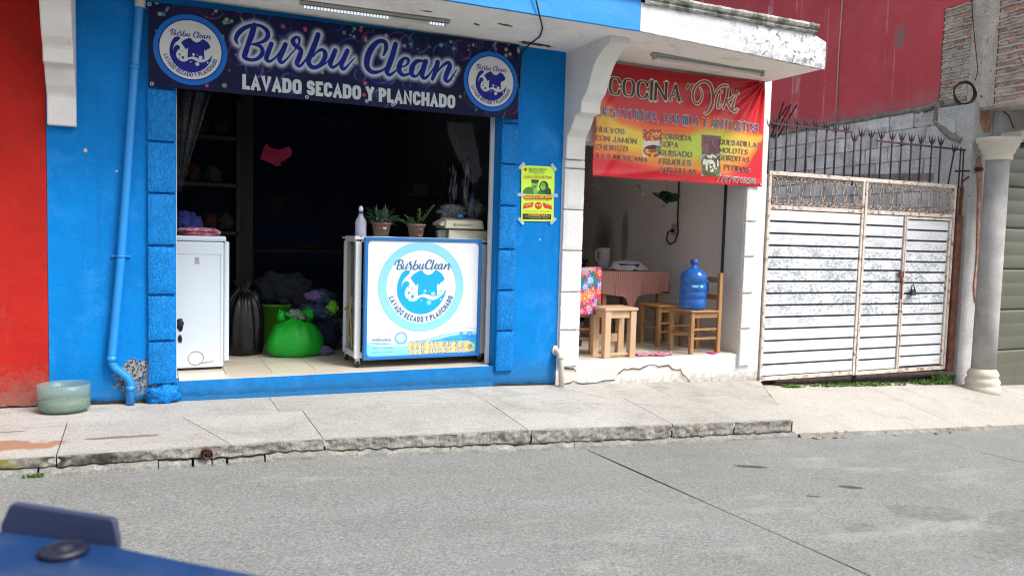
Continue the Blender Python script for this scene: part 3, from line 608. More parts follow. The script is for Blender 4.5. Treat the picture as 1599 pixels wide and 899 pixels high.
# ================================================================== SHOP BUILDING (blue and white)
shop = thing('shop_building', (2.6, .1, -.05), 'shop building painted bright blue on the left and white on the right under one canopy', 'building')
def wallbit(m, x0, x1, z0, z1, y=0, th=.13, amp=.003, mi=0):
    m.box(x0, x1, y, y+th, z0, z1, mi); nx = max(2, int((x1-x0)/.05)); nz = max(2, int((z1-z0)/.05))
    m.grid(lambda u, v: (x0+(x1-x0)*u, y-.003-amp*mnoise.noise(Vector(((x0+(x1-x0)*u)*4, (z0+(z1-z0)*v)*4, 3))), z0+(z1-z0)*v), nx, nz, mi)
m = MB(); wallbit(m, -.55, .25, .10, 2.86); wallbit(m, .25, 2.77, 2.32, 2.86); wallbit(m, 2.77, 3.38, .09, 2.86)
# ragged foot of the blue paint, floating a little over the pavement
def foot(m, x0, x1, ztop, y=0, gap=.02):
    nx = max(4, int((x1-x0)/.02))
    def f(u, v):
        x = x0+(x1-x0)*u; zb = wb(x)+gap+.012*mnoise.noise(Vector((x*11, 0, 0)))+.008*mnoise.noise(Vector((x*37, 0, 0)))
        return (x, y-.003-.004*mnoise.noise(Vector((x*8, v*2, 1)))+(.015 if v == 0 else 0), zb+(ztop-zb)*v)
    m.grid(f, nx, 4)
foot(m, -.55, .25, .10); foot(m, 2.77, 3.38, .09, gap=.014); foot(m, .25, 2.77, .127, -.006, .018); m.box(.25, 2.77, -.002, .16, -.2, .126)
m.box(-.55, .25, .02, .13, -.2, .1); m.box(2.77, 3.38, .03, .13, -.2, .09)
m.build('blue_wall', M_blue, shop)
m = MB(); m.box(-.6, 3.4, .012, .02, -.25, .05); m.build('foundation', M_dark, shop)
m = MB(); wallbit(m, 3.38, 3.595, .10, 2.86, th=.28); wallbit(m, 3.595, 5.44, 2.1, 2.86, th=.28); wallbit(m, 5.44, 5.72, -.02, 2.86, th=.28); wallbit(m, 3.595, 5.44, -.24, .125, th=.30, amp=.006); wallbit(m, 3.38, 3.595, -.24, .10, th=.28, amp=.01); wallbit(m, 5.44, 5.72, -.24, -.02, th=.28, amp=.004); m.box(5.70, 5.72, .28, 6, -.3, 2.86)
m.build('white_wall', M_white, shop)
def quoin(x0, x1, z0, z1, mat, y=-.042, seed=0):
    m = MB(); nx = 8; nz = max(6, int((z1-z0)/.03)); b = .008
    m.box(x0+b*.5, x1-b*.5, y+.006, 0, z0+b, z1-b)
    def f(u, v):
        eu = min(u, 1-u)*nx; ev = min(v, 1-v)*nz; e = (eu < .5)+(ev < .5)
        x = x0+(x1-x0)*u+.003*mnoise.noise(Vector((seed, v*6, 0))); z = z0+(z1-z0)*v+.003*mnoise.noise(Vector((u*4, seed, 2)))
        return (x, y+(.010 if e else 0)-.004*mnoise.noise(Vector((u*5+seed, v*9, seed))), z)
    m.grid(f, nx, nz)
    R = [f(i/nx, 0) for i in range(nx)]+[f(1, j/nz) for j in range(nz)]+[f(1-i/nx, 1) for i in range(nx)]+[f(0, 1-j/nz) for j in range(nz)]
    n = len(R); m.add(R+[(a, .0, c) for a, _, c in R], [(i, (i+1) % n, (i+1) % n+n, i+n) for i in range(n)])
    return m.build('quoin_block', mat, shop)
Z = [.115, .43, .76, 1.11, 1.48, 1.84, 2.21]
for i in range(6): quoin(.065, .243, Z[i]+.008, Z[i+1]-.008, M_blueq, seed=i)
Z = [.075, .43, .78, 1.13, 1.50, 1.85, 2.19, 2.5]
for i in range(7): quoin(2.775, 2.94, Z[i]+.008, Z[i+1]-.008, M_blueq, seed=i+10)
Z = [.09, .42, .76, 1.13, 1.49, 1.85, 1.93]
for i in range(6): quoin(3.39, 3.59, Z[i]+.006, Z[i+1]-.006, M_whiteq, seed=i+20)
Z = [-.0, .38, .735, 1.10, 1.45, 1.82, 2.2]
for i in range(6): quoin(5.445, 5.60, Z[i]+.008, Z[i+1]-.008, M_whiteq, seed=i+30)
m = MB()   # lump of broken plaster at the foot of the left blocks
m.blob((.16, -.03, .035), (.11, .035, .07), .4, 3.5, 3, 22); m.build('plaster_lump', M_blueq, shop)
# cracks in the white sill
m = MB()
def zb5(x, y): return (x/4.085+880, y/4.085+380)
for L in ([(345,828),(380,800),(405,803),(430,795),(480,800),(520,780),(545,772),(580,775),(600,785),(640,778),(665,775),(690,800),(725,806),(740,800),(752,830),(775,850),(800,880)], [(0,892),(30,890),(60,875),(90,890),(120,893),(200,888),(260,872),(320,870)], [(0,792),(60,800),(75,815)]):
    q = []
    for i, (x, y) in enumerate(L): p = P(*zb5(x, y)); q.append((p.x, p.z, .006+.007*random.random()))
    ribbon(m, q, lambda u, v, o: (u, -o-.012, v), .002)
m.build('crack', M_dark, shop)
def profile_sweep(m, prof, x0, x1): m.prism([(x0, y, z) for y, z in prof], (x1-x0, 0, 0))
PR = [(0, 2.86), (-.72, 2.86), (-.72, 2.79), (-.64, 2.765), (-.56, 2.725), (-.49, 2.66), (-.445, 2.59), (-.41, 2.51), (-.37, 2.45), (-.315, 2.405), (-.30, 2.385), (-.295, 2.30), (-.20, 2.285), (-.175, 2.235), (-.135, 2.18), (-.085, 2.14), (-.07, 2.12), (-.066, 1.93), (0, 1.93)]
for x0, x1, d in ((3.38, 3.57, 0), (-.54, -.37, -.03)):
    m = MB(); profile_sweep(m, [(y, z+(d if z < 2.8 else 0)) for y, z in PR], x0, x1); m.build('canopy_bracket', M_bracket, shop, bevel=.006)
m = MB(); m.hexa([(-12, -.94, 2.85), (3.5, -.94, 2.85), (3.5, .3, 2.85), (-12, .3, 2.85), (-12, -.94, 3.06), (3.5, -.94, 3.06), (3.5, .3, 3.06), (-12, .3, 3.06)])
m.hexa([(3.5, -.94, 2.85), (5.42, -.93, 2.772), (5.70, .3, 2.84), (3.5, .3, 2.85), (3.5, -.94, 3.06), (5.42, -.93, 3.0), (5.70, .3, 3.0), (3.5, .3, 3.06)]); m.build('canopy_slab', M_soffit, shop)
def strip(m, x0, x1, zlo, zhi, y, th, n=60):
    m.grid(lambda u, v: (x0+(x1-x0)*u, y-.003*mnoise.noise(Vector((u*20, v*3, 8))), zlo(x0+(x1-x0)*u)+(zhi(x0+(x1-x0)*u)-zlo(x0+(x1-x0)*u))*v), n, 4)
    m.grid(lambda u, v: (x0+(x1-x0)*u, y+th*v, zlo(x0+(x1-x0)*u)), n, 1); m.grid(lambda u, v: (x0+(x1-x0)*u, y+th*v, zhi(x0+(x1-x0)*u)), n, 1)
    for x in (x0, x1): m.add([(x, y, zlo(x)), (x, y+th, zlo(x)), (x, y+th, zhi(x)), (x, y, zhi(x))], [(0, 1, 2, 3)])
rg = lambda x: .004*mnoise.noise(Vector((x*7, 0, 0)))
m = MB(); strip(m, -12, 3.5, lambda x: 2.846+rg(x), lambda x: 3.09, -.955, .03, 160); m.build('blue_fascia', M_bluef, shop)
low = lambda x: float(np.interp(x, [3.5, 5.43], [2.845, 2.768]))+rg(x*2)
hi_ = lambda x: float(np.interp(x, [3.5, 5.28, 5.43], [3.06, 3.05, 3.0]))
m = MB(); strip(m, 3.5, 5.43, low, hi_, -.957, .03, 80); m.build('white_fascia', M_fascia, shop)
m = MB()
cp = [(-.94, 3.045), (-.975, 3.05), (-.985, 3.065), (-.975, 3.08), (-.995, 3.09), (-1.005, 3.11), (-.995, 3.13), (-.96, 3.14), (-.5, 3.145), (-.5, 3.05)]
nn_ = 60
m.grid(lambda u, v: (3.52+1.78*u, cp[round(v*9)][0]+.006*mnoise.noise(Vector((u*40, v*5, 0))), cp[round(v*9)][1]+.006*mnoise.noise(Vector((u*30, v*5, 4)))), nn_, 9, 0, False)
m.add([(5.30, y, z) for y, z in cp], [tuple(range(len(cp)))]); m.build('cornice', M_cornice, shop)
m = MB(); m.box(-12, 3.52, -.99, -.5, 3.088, 3.16); m.build('cornice', M_bluef, shop, bevel=.01)
# interior shells
def room(x0, x1, y0, y1, z0, z1, mw, mr=None, name='room_wall'):
    m = MB(); m.add([(x0, y1, z0), (x1, y1, z0), (x1, y1, z1), (x0, y1, z1)], [(0, 1, 2, 3)]); m.build(name, mw, shop)
    m = MB(); m.add([(x0, y0, z0), (x0, y1, z0), (x0, y1, z1), (x0, y0, z1)], [(0, 1, 2, 3)]); m.build(name, mw, shop)
    m = MB(); m.add([(x1, y0, z0), (x1, y1, z0), (x1, y1, z1), (x1, y0, z1)], [(0, 1, 2, 3)]); m.build(name, mr or mw, shop)
    m = MB(); m.add([(x0, y0, z1), (x1, y0, z1), (x1, y1, z1), (x0, y1, z1)], [(0, 1, 2, 3)]); m.build('room_ceiling', mw, shop)
    m = MB()
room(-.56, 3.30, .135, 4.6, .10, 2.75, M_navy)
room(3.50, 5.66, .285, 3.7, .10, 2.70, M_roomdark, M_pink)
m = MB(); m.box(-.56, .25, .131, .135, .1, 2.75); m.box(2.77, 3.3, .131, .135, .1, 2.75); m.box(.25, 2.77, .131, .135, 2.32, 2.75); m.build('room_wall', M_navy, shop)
# door frames
m = MB(); m.box(2.735, 2.768, .10, .128, .13, 2.3); m.box(.252, .258, .10, .128, .13, 2.3); m.box(.25, 2.77, .10, .128, 2.29, 2.318); m.build('door_frame', M_alu, shop)
m = MB(); m.box(5.415, 5.438, .255, .275, .13, 2.1); m.build('door_frame', M_darkmetal, shop); m = MB(); m.box(5.40, 5.43, .10, .125, .13, 2.1, 0)
for nm, X0, X1, Y0, Y1, ox in (('laundry_floor', -.56, 3.3, .165, 3.6, .27), ('diner_floor', 3.6, 5.66, .305, 3.7, 3.62)):
    r = thing(nm, ((X0+X1)/2, 1.5, .1), None, None, kind='structure')
    m = MB(); m.box(X0, X1, .15, 4.6, .08, .122); m.build('grout', M_grout, r)
    t = .34; proto = None; n = 0; x = ox-3*t if nm[0] == 'l' else ox
    while x < X1-.02:
        if x+t > X0:
            y = Y0
            while y < Y1-.02:
                m = None
                if proto is None:
                    m = MB(); m.box(x+.002, x+t-.002, y+.002, y+t-.002, .121, .13); proto = m.build('floor_tile', M_tile, r, bevel=.0015); px0, py0 = x, y
                else: clone(proto, (x-px0, y-py0, 0), r, 'floor_tile')
                y += t
        x += t
    m = MB(); m.box(.27 if nm[0] == 'l' else 3.6, 2.73 if nm[0] == 'l' else 5.43, .03 if nm[0] != 'l' else .012, .163 if nm[0] == 'l' else .30, .122, .131); m.build('threshold', M_tile, r)
# ================================================================== RED HOUSE on the left
rh = thing('red_house', (-3, .1, 0), 'house front painted deep red left of the blue wall', 'house')
m = MB(); wallbit(m, -12, -.553, .12, 2.86); 
def f(u, v):
    x = -12+11.447*u; zb = wb(x)+.012+.012*mnoise.noise(Vector((x*11, 0, 0))); return (x, -.004-.004*mnoise.noise(Vector((x*8, v*2, 1))), zb+(.12-zb)*v)
m.grid(f, 300, 3); m.box(-12, -.553, .02, .13, -.2, .12); m.build('wall', M_red, rh)
# ================================================================== TALL CRIMSON BUILDING beyond the gate, with raw brick corner
th_ = math.radians(7); WD = Vector((math.sin(th_), math.cos(th_), 0)); WN = Vector((-math.cos(th_), math.sin(th_), 0)); WO = Vector((8.85, .2, 0))
def WP(s, z, off=0): return WO+WD*s+WN*off+Vector((0, 0, z))
def PW(px, py, off=0):
    r = ray(px, py); o = WO+WN*off; t = (o-CAM).dot(WN)/r.dot(WN); p = CAM+r*t; return (p-o).dot(WD), p.z
tb = thing('tall_building', WP(2, 2.9), 'tall building with a faded crimson side wall and raw brick corner above the gate', 'building')
m = MB(); B = [WP(-1.3, 2.84), WP(9, 2.84), WP(9, 2.84, -1.5), WP(-1.3, 2.84, -1.5)]; m.hexa([B[0], B[3], B[2], B[1]]+[b+Vector((0, 0, 3.8)) for b in (B[0], B[3], B[2], B[1])]); m.build('wall_core', M_mortar, tb)
m = MB()
def rf(u, v):
    s = .33+8.6*u; zb = 2.98+.03*mnoise.noise(Vector((s*5, 1, 0)))+.015*mnoise.noise(Vector((s*19, 1, 0))); z = zb+(6.6-zb)*v
    s2 = s-(.02*mnoise.noise(Vector((z*7, 3, 0)))+.01*mnoise.noise(Vector((z*25, 3, 0))))*(1 if u == 0 else 0)
    return WP(s2, z, .02+.004*mnoise.noise(Vector((s*2, z*2, 0))))
m.grid(rf, 120, 60); m.grid(lambda u, v: WP(-1.3+1.66*u, 4.12+.03*mnoise.noise(Vector((u*12, 1, 0)))*(1-v)+2.4*v, .022), 40, 10)
m.build('painted_wall', M_redhi, tb)
sA0, sA1 = PW(1516, 100)[0], .31; sB1 = PW(1558, 100)[0]
m = MB(); m.grid(lambda u, v: WP(sB1+(sA0-sB1)*u, 2.86+1.26*v, .022+.006*mnoise.noise(Vector((u*4, v*12, 0)))), 10, 40); m.build('concrete_column', M_mortar, tb)
def lumpy(s0, s1, z0, z1, off, name, mat, par, amp=.012, fr=9):
    m = MB(); nx = max(6, int((s1-s0)/.03)); nz = max(6, int((z1-z0)/.03))
    m.grid(lambda u, v: WP(s0+(s1-s0)*u, z0+(z1-z0)*v, off+amp*mnoise.noise(Vector(((s0+(s1-s0)*u)*fr, (z0+(z1-z0)*v)*fr*2, 0)))), nx, nz, 0, False); return m.build(name, mat, par)
for s0, s1 in ((sA0, sA1), (-1.3, sB1)):
    lumpy(s0, s1, 2.86, 4.12, .008, 'mortar_face', M_mortar, tb)
    z = 2.90; row = 0
    while z < 4.06:
        s = s0+(-.13 if row % 2 else .0)
        while s < s1-.05:
            L = .25; a = max(s, s0+.005); b = min(s+L-.018, s1-.005)
            if b-a > .05:
                m = MB(); o = .012+.012*random.random(); h = .046+.008*random.random(); tl = random.uniform(-.012, .012)
                bz = z+random.uniform(-.006, .006)
                if random.random() < .5:
                    h2 = h*random.uniform(.3, .95)
                    m.hexa([WP(a, bz, .0), WP(a, bz, o), WP(b, bz+tl, o), WP(b, bz+tl, 0), WP(a, bz+h2, 0), WP(a, bz+h2, o), WP(b, bz+h2+tl, o), WP(b, bz+h2+tl, 0)]); m.build('brick', M_brick, tb, bevel=.004)
                else:
                    m.hexa([WP(a, bz, .0), WP(a, bz, o), WP(b, bz+tl, o), WP(b, bz+tl, 0), WP(a, bz+h, 0), WP(a, bz+h, o), WP(b, bz+h+tl, o), WP(b, bz+h+tl, 0)]); m.build('brick', M_mortar, tb, bevel=.006)
            s += L
        m = MB(); n = 10     # squeezed mortar bed over the course
        m.tube([WP(s0+(s1-s0)*k/n, z+.060+.008*random.uniform(-1, 1), .016+.01*random.random()) for k in range(n+1)], [.012+.007*random.random() for _ in range(n+1)], 5, 0, True, False); m.build('mortar_bed', M_mortar, tb)
        z += .076; row += 1
bw = thing('block_wall', WP(2, -.3, .08), 'grey concrete block wall behind the iron spikes of the gate', 'wall')
m = MB(); B = [WP(.02, -.4, .0), WP(8, -.4, .0), WP(8, -.4, .085), WP(.02, -.4, .085)]; m.hexa([B[0], B[1], B[2], B[3]]+[b+Vector((0, 0, 3.3)) for b in B]); m.build('wall_core', M_dark, bw)
z = 1.33; row = 0
while z < 2.88:
    s = .03-(.2 if row % 2 else 0)
    while s < 5.2:
        a, b = max(s, .03), s+.385; o = .098+.012*random.random(); h = min(.188, 2.95-z)
        m = MB(); m.hexa([WP(a, z, .06), WP(a, z, o), WP(b, z, o), WP(b, z, .06), WP(a, z+h, .06), WP(a, z+h, o), WP(b, z+h, o), WP(b, z+h, .06)][0:4]+[WP(a, z+h, .06), WP(a, z+h, o), WP(b, z+h, o), WP(b, z+h, .06)])
        m.build('concrete_block', M_block, bw, bevel=.006); s += .4
    z += .2; row += 1
lumpy(.03, 5.2, 1.3, 2.9, .086, 'mortar_joints', M_pier, bw, .004)
lumpy(.03, 5.4, -.4, 1.32, .10, 'lower_wall', M_pier, bw, .004)
m = MB(); m.tube([WP(.02+5.3*k/60, 2.94+.02*mnoise.noise(Vector((k*.7, 0, 0))), .07) for k in range(61)], [.05+.02*mnoise.noise(Vector((k*.9, 4, 0))) for k in range(61)], 6, 0, True, False); m.build('mortar_cap', M_kerb, bw)
m = MB(); m.hexa([WP(.03, 2.05, .09), WP(5.2, 2.32, .09), WP(5.2, 2.32, .125), WP(.03, 2.05, .125), WP(.03, 2.13, .09), WP(5.2, 2.38, .09), WP(5.2, 2.38, .125), WP(.03, 2.13, .125)]); m.build('mortar_ledge', M_kerb, bw)
# pier, column, portico, garage
pr = thing('concrete_pier', (8.87, .1, -.35), 'grey cement pier with patches of exposed orange brick beside the rusty gate post', 'pier')
m = MB(); m.box(8.72, 9.06, -.05, .42, -.4, 2.91); m.build('pier_body', M_pier, pr, bevel=.012)
def patch(pts, Y, th, name, mat, par): 
    m = MB(); q = [P(*p, Y) for p in pts]; m.prism(q, (0, th, 0)); return m.build(name, mat, par)
patch([(1532,172),(1545,173),(1549,188),(1546,207),(1537,206),(1531,190)], -.060, .02, 'exposed_brick', M_orange, pr)
patch([(1526,250),(1531,243),(1535,262),(1534,300),(1532,360),(1532,405),(1530,440),(1528,478),(1523,470),(1521,445),(1524,420),(1526,390),(1527,340),(1528,300)], -.064, .02, 'exposed_brick', M_orange, pr)
col = thing('portico_column', (8.82, -.30, -.38), 'round plastered column with ringed capital and base beside the olive garage door', 'column')
m = MB(); m.lathe((8.82, -.30, -.14), [(.127, 0), (.126, .6), (.121, 2.42)], 32); m.build('shaft', M_shaft, col)
m = MB(); m.lathe((8.82, -.30, -.42), [(.19, 0), (.19, .07), (.18, .085), (.17, .10), (.18, .125), (.18, .15), (.165, .175), (.152, .19), (.163, .21), (.163, .235), (.148, .26), (.127, .29)], 36); m.build('base', M_stone, col)
m = MB(); m.lathe((8.82, -.30, 2.24), [(.124, 0), (.145, .01), (.152, .035), (.140, .055), (.158, .075), (.172, .095), (.172, .12), (.19, .14), (.205, .165), (.205, .19), (.225, .205), (.225, .25)], 36); m.build('capital', M_stone, col)
po = thing('portico', (11, 0, 2.45), 'cream arched beam and pale plaster band above the garage door at the right edge', 'portico')
m = MB(); m.box(9.07, 13.5, -.12, .05, 2.55, 2.84); m.build('plaster_band', M_pale, po)
m = MB(); n = 16
for k in range(n):
    a0, a1 = k/n, (k+1)/n; zz = lambda a: 2.42+.30*math.sin(math.pi*min(1, a*1.0+.02))**.6
    x0, x1 = 9.02+4*a0, 9.02+4*a1
    m.hexa([(x0, -.42, zz(a0)), (x1, -.42, zz(a1)), (x1, -.18, zz(a1)), (x0, -.18, zz(a0)), (x0, -.42, zz(a0)+.10), (x1, -.42, zz(a1)+.10), (x1, -.18, zz(a1)+.10), (x0, -.18, zz(a0)+.10)])
m.build('arch_moulding', M_stone, po)
m = MB(); m.box(9.06, 9.53, .02, .2, -.5, 2.55); m.build('side_wall', M_pier, po)
gd = thing('garage_door', (11, .03, -.5), 'olive grey sectional garage door behind the plastered column', 'garage door')
z = -.5
for k in range(6):
    m = MB(); h = .50
    def f(u, v): 
        w = .005*abs(math.sin(v*math.pi*3))**.7; return (9.535+3.9*u, .03-w+(.015 if v in (0, 1) else 0), z+.006+(h-.012)*v)
    m.grid(f, 2, 36); m.build('door_panel', M_garage, gd); z += h
m = MB(); m.box(9.535, 13.4, .05, .08, -.5, 2.6); m.build('door_backing', M_black, gd)
# cable coil on the pier
m = MB(); c = P(1507, 145, -.12)
for k in range(3):
    m.tube([c+(RT*(math.cos(a)*(.125-.004*k))+UP*(math.sin(a)*(.125-.003*k)))+FW*(.012*k+.01*math.sin(3*a+k)) for a in [2*math.pi*i/40 for i in range(41)]], .009, 6)
tag(m.build('cable_coil', M_black), 'coil of black cable resting on top of the concrete pier', 'cable coil')
m = MB(); m.tube([P(1530, 150, -.07), P(1555, 165, -.14), P(1575, 180, -.14), P(1583, 200, -.14), P(1580, 212, -.2)], .006, 6); tag(m.build('cable', M_black), 'thin black cable drooping across the pale band beside the pier', 'cable')
m = MB(); L = [(1517, -2), (1520, 40), (1524, 80), (1527, 110), (1523, 126)]; m.tube([WP(*PW(*p, .06), .06) for p in L], .005, 5); tag(m.build('cable', M_black), 'thin black cable running down the raw brick corner', 'cable')
m = MB(); L = [(1316, -4), (1310, 80), (1305, 190)]; m.tube([WP(*PW(*p, .04), .04) for p in L], .008, 6); tag(m.build('wall_conduit', M_pvc), 'thin pale conduit running down the crimson wall', 'conduit')
# ================================================================== GATE
gate = thing('iron_gate', (7.1, .02, -.17), 'scraped white sheet metal double gate with rusty scrollwork and spikes', 'gate')
def fr(name, *boxes, mat=M_gatef, bevel=.003):
    m = MB()
    for b in boxes: m.box(*b)
    return m.build(name, mat, gate, bevel=bevel)
GY = .0
fr('frame_rail', (5.735, 8.545, GY-.02, GY+.02, 1.925, 1.965)); fr('frame_rail', (5.735, 7.045, GY-.02, GY+.02, 1.585, 1.625)); fr('frame_rail', (7.09, 8.545, GY-.02, GY+.02, 1.585, 1.625))
fr('frame_rail', (5.735, 7.045, GY-.02, GY+.02, -.165, -.125)); fr('frame_rail', (7.09, 8.545, GY-.02, GY+.02, -.175, -.135))
for x in (5.735, 7.047, 7.092, 8.515): fr('frame_stile', (x-.002, x+.032, GY-.024, GY+.024, -.17, 1.94))
fr('wicket_frame', (7.715, 7.735, GY-.03, GY+.02, -.13, 1.585)); fr('wicket_frame', (7.742, 7.765, GY-.03, GY+.02, -.12, 1.575)); fr('wicket_frame', (8.46, 8.495, GY-.03, GY+.02, -.12, 1.575)); fr('wicket_frame', (7.76, 8.47, GY-.03, GY+.02, 1.55, 1.575))
fr('backing_sheet', (5.76, 8.52, GY+.008, GY+.014, -.15, 1.60), mat=M_groove, bevel=0)
for x0, x1, n, zt, zb in ((5.772, 7.043, 14, 1.585, -.125), (7.126, 7.713, 14, 1.585, -.135), (7.768, 8.458, 14, 1.548, -.118)):
    p = (zt-zb)/n; proto = None
    for k in range(n):
        z0 = zb+p*k
        if proto is None:
            m = MB(); m.box(x0, x1, GY-.012, GY+.006, z0+.011, z0+p-.009); proto = m.build('plank', M_gatew, gate, bevel=.003)
        else: clone(proto, (0, 0, p*k), gate, 'plank')
def scroll_mb(x, zb, zt):
    m = MB(); y = GY; H = zt-zb; r = .0065
    for s in (-1, 1):
        m.tube(catmull3([(x, y, zt-.005), (x+s*.012, y, zt-.07), (x+s*.03, y, zb+H*.55), (x+s*.026, y, zb+H*.45), (x+s*.008, y, zb+.07), (x, y, zb+.005)]), r, 5)
        for zc, q in ((zt-.036, 1), (zb+.036, -1)):
            m.tube([(x+s*(.042-(.036-.0045*a)*math.cos(a)), y, zc+q*((.034-.0045*a)*math.sin(a))) for a in [i*.55 for i in range(12)]], r*.9, 5)
    return m
def catmull3(pts, n=4):
    P_ = [pts[0]]+list(pts)+[pts[-1]]; out = []
    for i in range(1, len(P_)-2):
        a, b, c, d = [np.array(P_[i+k], float) for k in (-1, 0, 1, 2)]
        for k in range(n): t = k/n; out.append(tuple(.5*((2*b)+(-a+c)*t+(2*a-5*b+4*c-d)*t*t+(-a+3*b-3*c+d)*t**3)))
    out.append(tuple(pts[-1])); return out
proto = None
for x0, x1, n in ((5.78, 7.045, 8), (7.125, 8.51, 9)):
    for k in range(n):
        x = x0+(x1-x0)*(k+.5)/n
        if proto is None: proto = scroll_mb(x, 1.628, 1.922).build('scroll', M_scroll, gate); px0 = x
        else: clone(proto, (x-px0, 0, 0), gate, 'scroll')
def spike_mb(x, z0, z1):
    m = MB(); m.tube([(x, GY, z0), (x, GY, z1)], .010, 6)
    m.tube([(x, GY, z1-.02), (x, GY, z1+.03), (x, GY, z1+.085)], [.009, .011, .001], 5)
    for s in (-1, 1): m.tube([(x, GY, z1-.015), (x+s*.028, GY, z1+.015), (x+s*.045, GY, z1+.055), (x+s*.058, GY, z1+.085)], [.008, .009, .006, .002], 5)
    return m
proto = None
for px in (1213,1229,1245,1260,1275,1291,1305,1321):
    x = P(px, 270).x-.03
    if proto is None: proto = spike_mb(x, 1.965, 2.44).build('spike', M_ironp, gate); px0 = x
    else: clone(proto, (x-px0, 0, random.uniform(-.01, .01)), gate, 'spike')
for px, dzz in ((1198, 0), (1331, -.06), (1342, 0), (1357, 0), (1373, 0), (1390, 0), (1405, 0), (1420, 0), (1435, 0), (1452, 0), (1466, 0)):
    x = P(px, 275).x; clone(proto, (x-px0, 0, -.03+dzz), gate, 'spike')
m = spike_mb(0, 1.965, 2.35); m.v = [(x+P(1481, 280).x+(z-1.965)*.17, y, z) for x, y, z in m.v]; m.build('spike', M_ironp, gate)
m = MB(); m.box(5.74, 6.85, GY-.018, GY-.010, 2.425, 2.445); m.build('spike_rail', M_ironp, gate); m = MB(); m.box(7.2, 8.66, GY-.018, GY-.010, 2.36, 2.38); m.build('spike_rail', M_ironp, gate)
fr('post', (8.56, 8.66, GY-.05, GY+.05, -.2, 1.62), mat=M_rust, bevel=.005)
fr('post', (8.575, 8.595, GY-.02, GY+.02, 1.62, 1.95), (8.65, 8.67, GY-.02, GY+.02, 1.62, 1.95), (8.575, 8.67, GY-.02, GY+.02, 1.935, 1.95), mat=M_rust)
m = MB(); m.tube([(8.60, GY, 1.95), (8.60, GY, 2.40)], .009, 6); m.tube([(8.66, GY, 1.95), (8.65, GY, 2.36)], .009, 6); m.tube([(8.50, GY-.02, 2.12), (8.80, GY-.04, 2.14)], .012, 6); m.tube([(8.62, GY-.02, 2.0), (8.86, GY-.05, 2.16)], .010, 6); m.blob((8.84, -.07, 2.16), (.07, .03, .025), .3, 3, 1, 10); m.build('post_ironwork', M_ironp, gate)
m = MB(); a = P(1406, 428, -.03); m.box(a.x-.025, a.x+.03, -.055, -.028, a.z-.035, a.z+.035); m.tube([(a.x, -.05, a.z+.03), (a.x+.01, -.05, a.z-.28)], .008, 6); m.build('latch_bolt', M_rust, gate)
m = MB(); a = P(1424, 456, -.03); m.box(a.x-.03, a.x+.035, -.055, -.03, a.z-.035, a.z+.03); m.tube([(a.x-.03, -.045, a.z+.02), (a.x-.025, -.045, a.z+.075), (a.x+.0, -.045, a.z+.09), (a.x+.025, -.045, a.z+.02)], .007, 6); m.build('padlock', M_darkmetal, gate)
m = MB()
for x0, x1, zc in ((5.95, 7.04, -.185), (7.1, 8.5, -.200)):
    n = int((x1-x0)/.0235*6); m.tube([(x0+(x1-x0)*i/n, GY+.0+.03*math.cos(i*math.pi/3), zc+.028*math.sin(i*math.pi/3)-.02*(i/n)) for i in range(n+1)], .0045, 4, 0, True, False)
m.build('spring_seal', pm('dull_spring_steel', (.13, .095, .085, 1), .8, .3, 20, .2), gate)
m = MB(); m.box(5.76, 8.55, .06, .08, -.5, .0); m.build('dark_skirt', M_black, gate)
# broken plaster and a pale blue scrap where block wall, brick corner and pier meet
m = MB(); L = [(1442, 172), (1455, 166), (1468, 163), (1463, 176), (1461, 190), (1470, 200), (1484, 212), (1500, 220)]
q = [WP(*PW(*p, .13), .13) for p in L]; m.tube(q, [.03, .04, .05, .035, .03, .035, .05, .04], 7, 0, True, False); m.v = [tuple(Vector(v)+Vector((0, 0, .02*mnoise.noise(Vector(v)*14)))) for v in m.v]; m.build('broken_mortar', M_kerb, bw)
m = MB(); q = [WP(*PW(*p, .128), .128) for p in [(1467, 186), (1478, 184), (1492, 188), (1493, 206), (1488, 212), (1478, 206), (1468, 200)]]; m.prism(q, WN*.012); m.build('pale_plaster_scrap', M_pale, bw)
# loose reinforcing bars behind the gate
for a, b in (((1204, 215), (1224, 160)), ((1208, 216), (1235, 163)), ((1214, 215), (1244, 164)), ((1206, 200), (1230, 166))):
    m = MB(); m.tube([WP(*PW(*a, .5), .5), WP(*PW(*b, .5), .5)], .012, 6)
    tag(m.build('rebar', M_ironp), {1224: 'leftmost loose rusty reinforcing bar leaning behind the gate spikes', 1235: 'second from right of the loose rusty bars leaning behind the gate spikes', 1244: 'rightmost loose rusty reinforcing bar leaning behind the gate spikes', 1230: 'short loose rusty bar crossing the others behind the gate spikes'}[b[0]], 'rebar', 'loose reinforcing bars behind the gate')
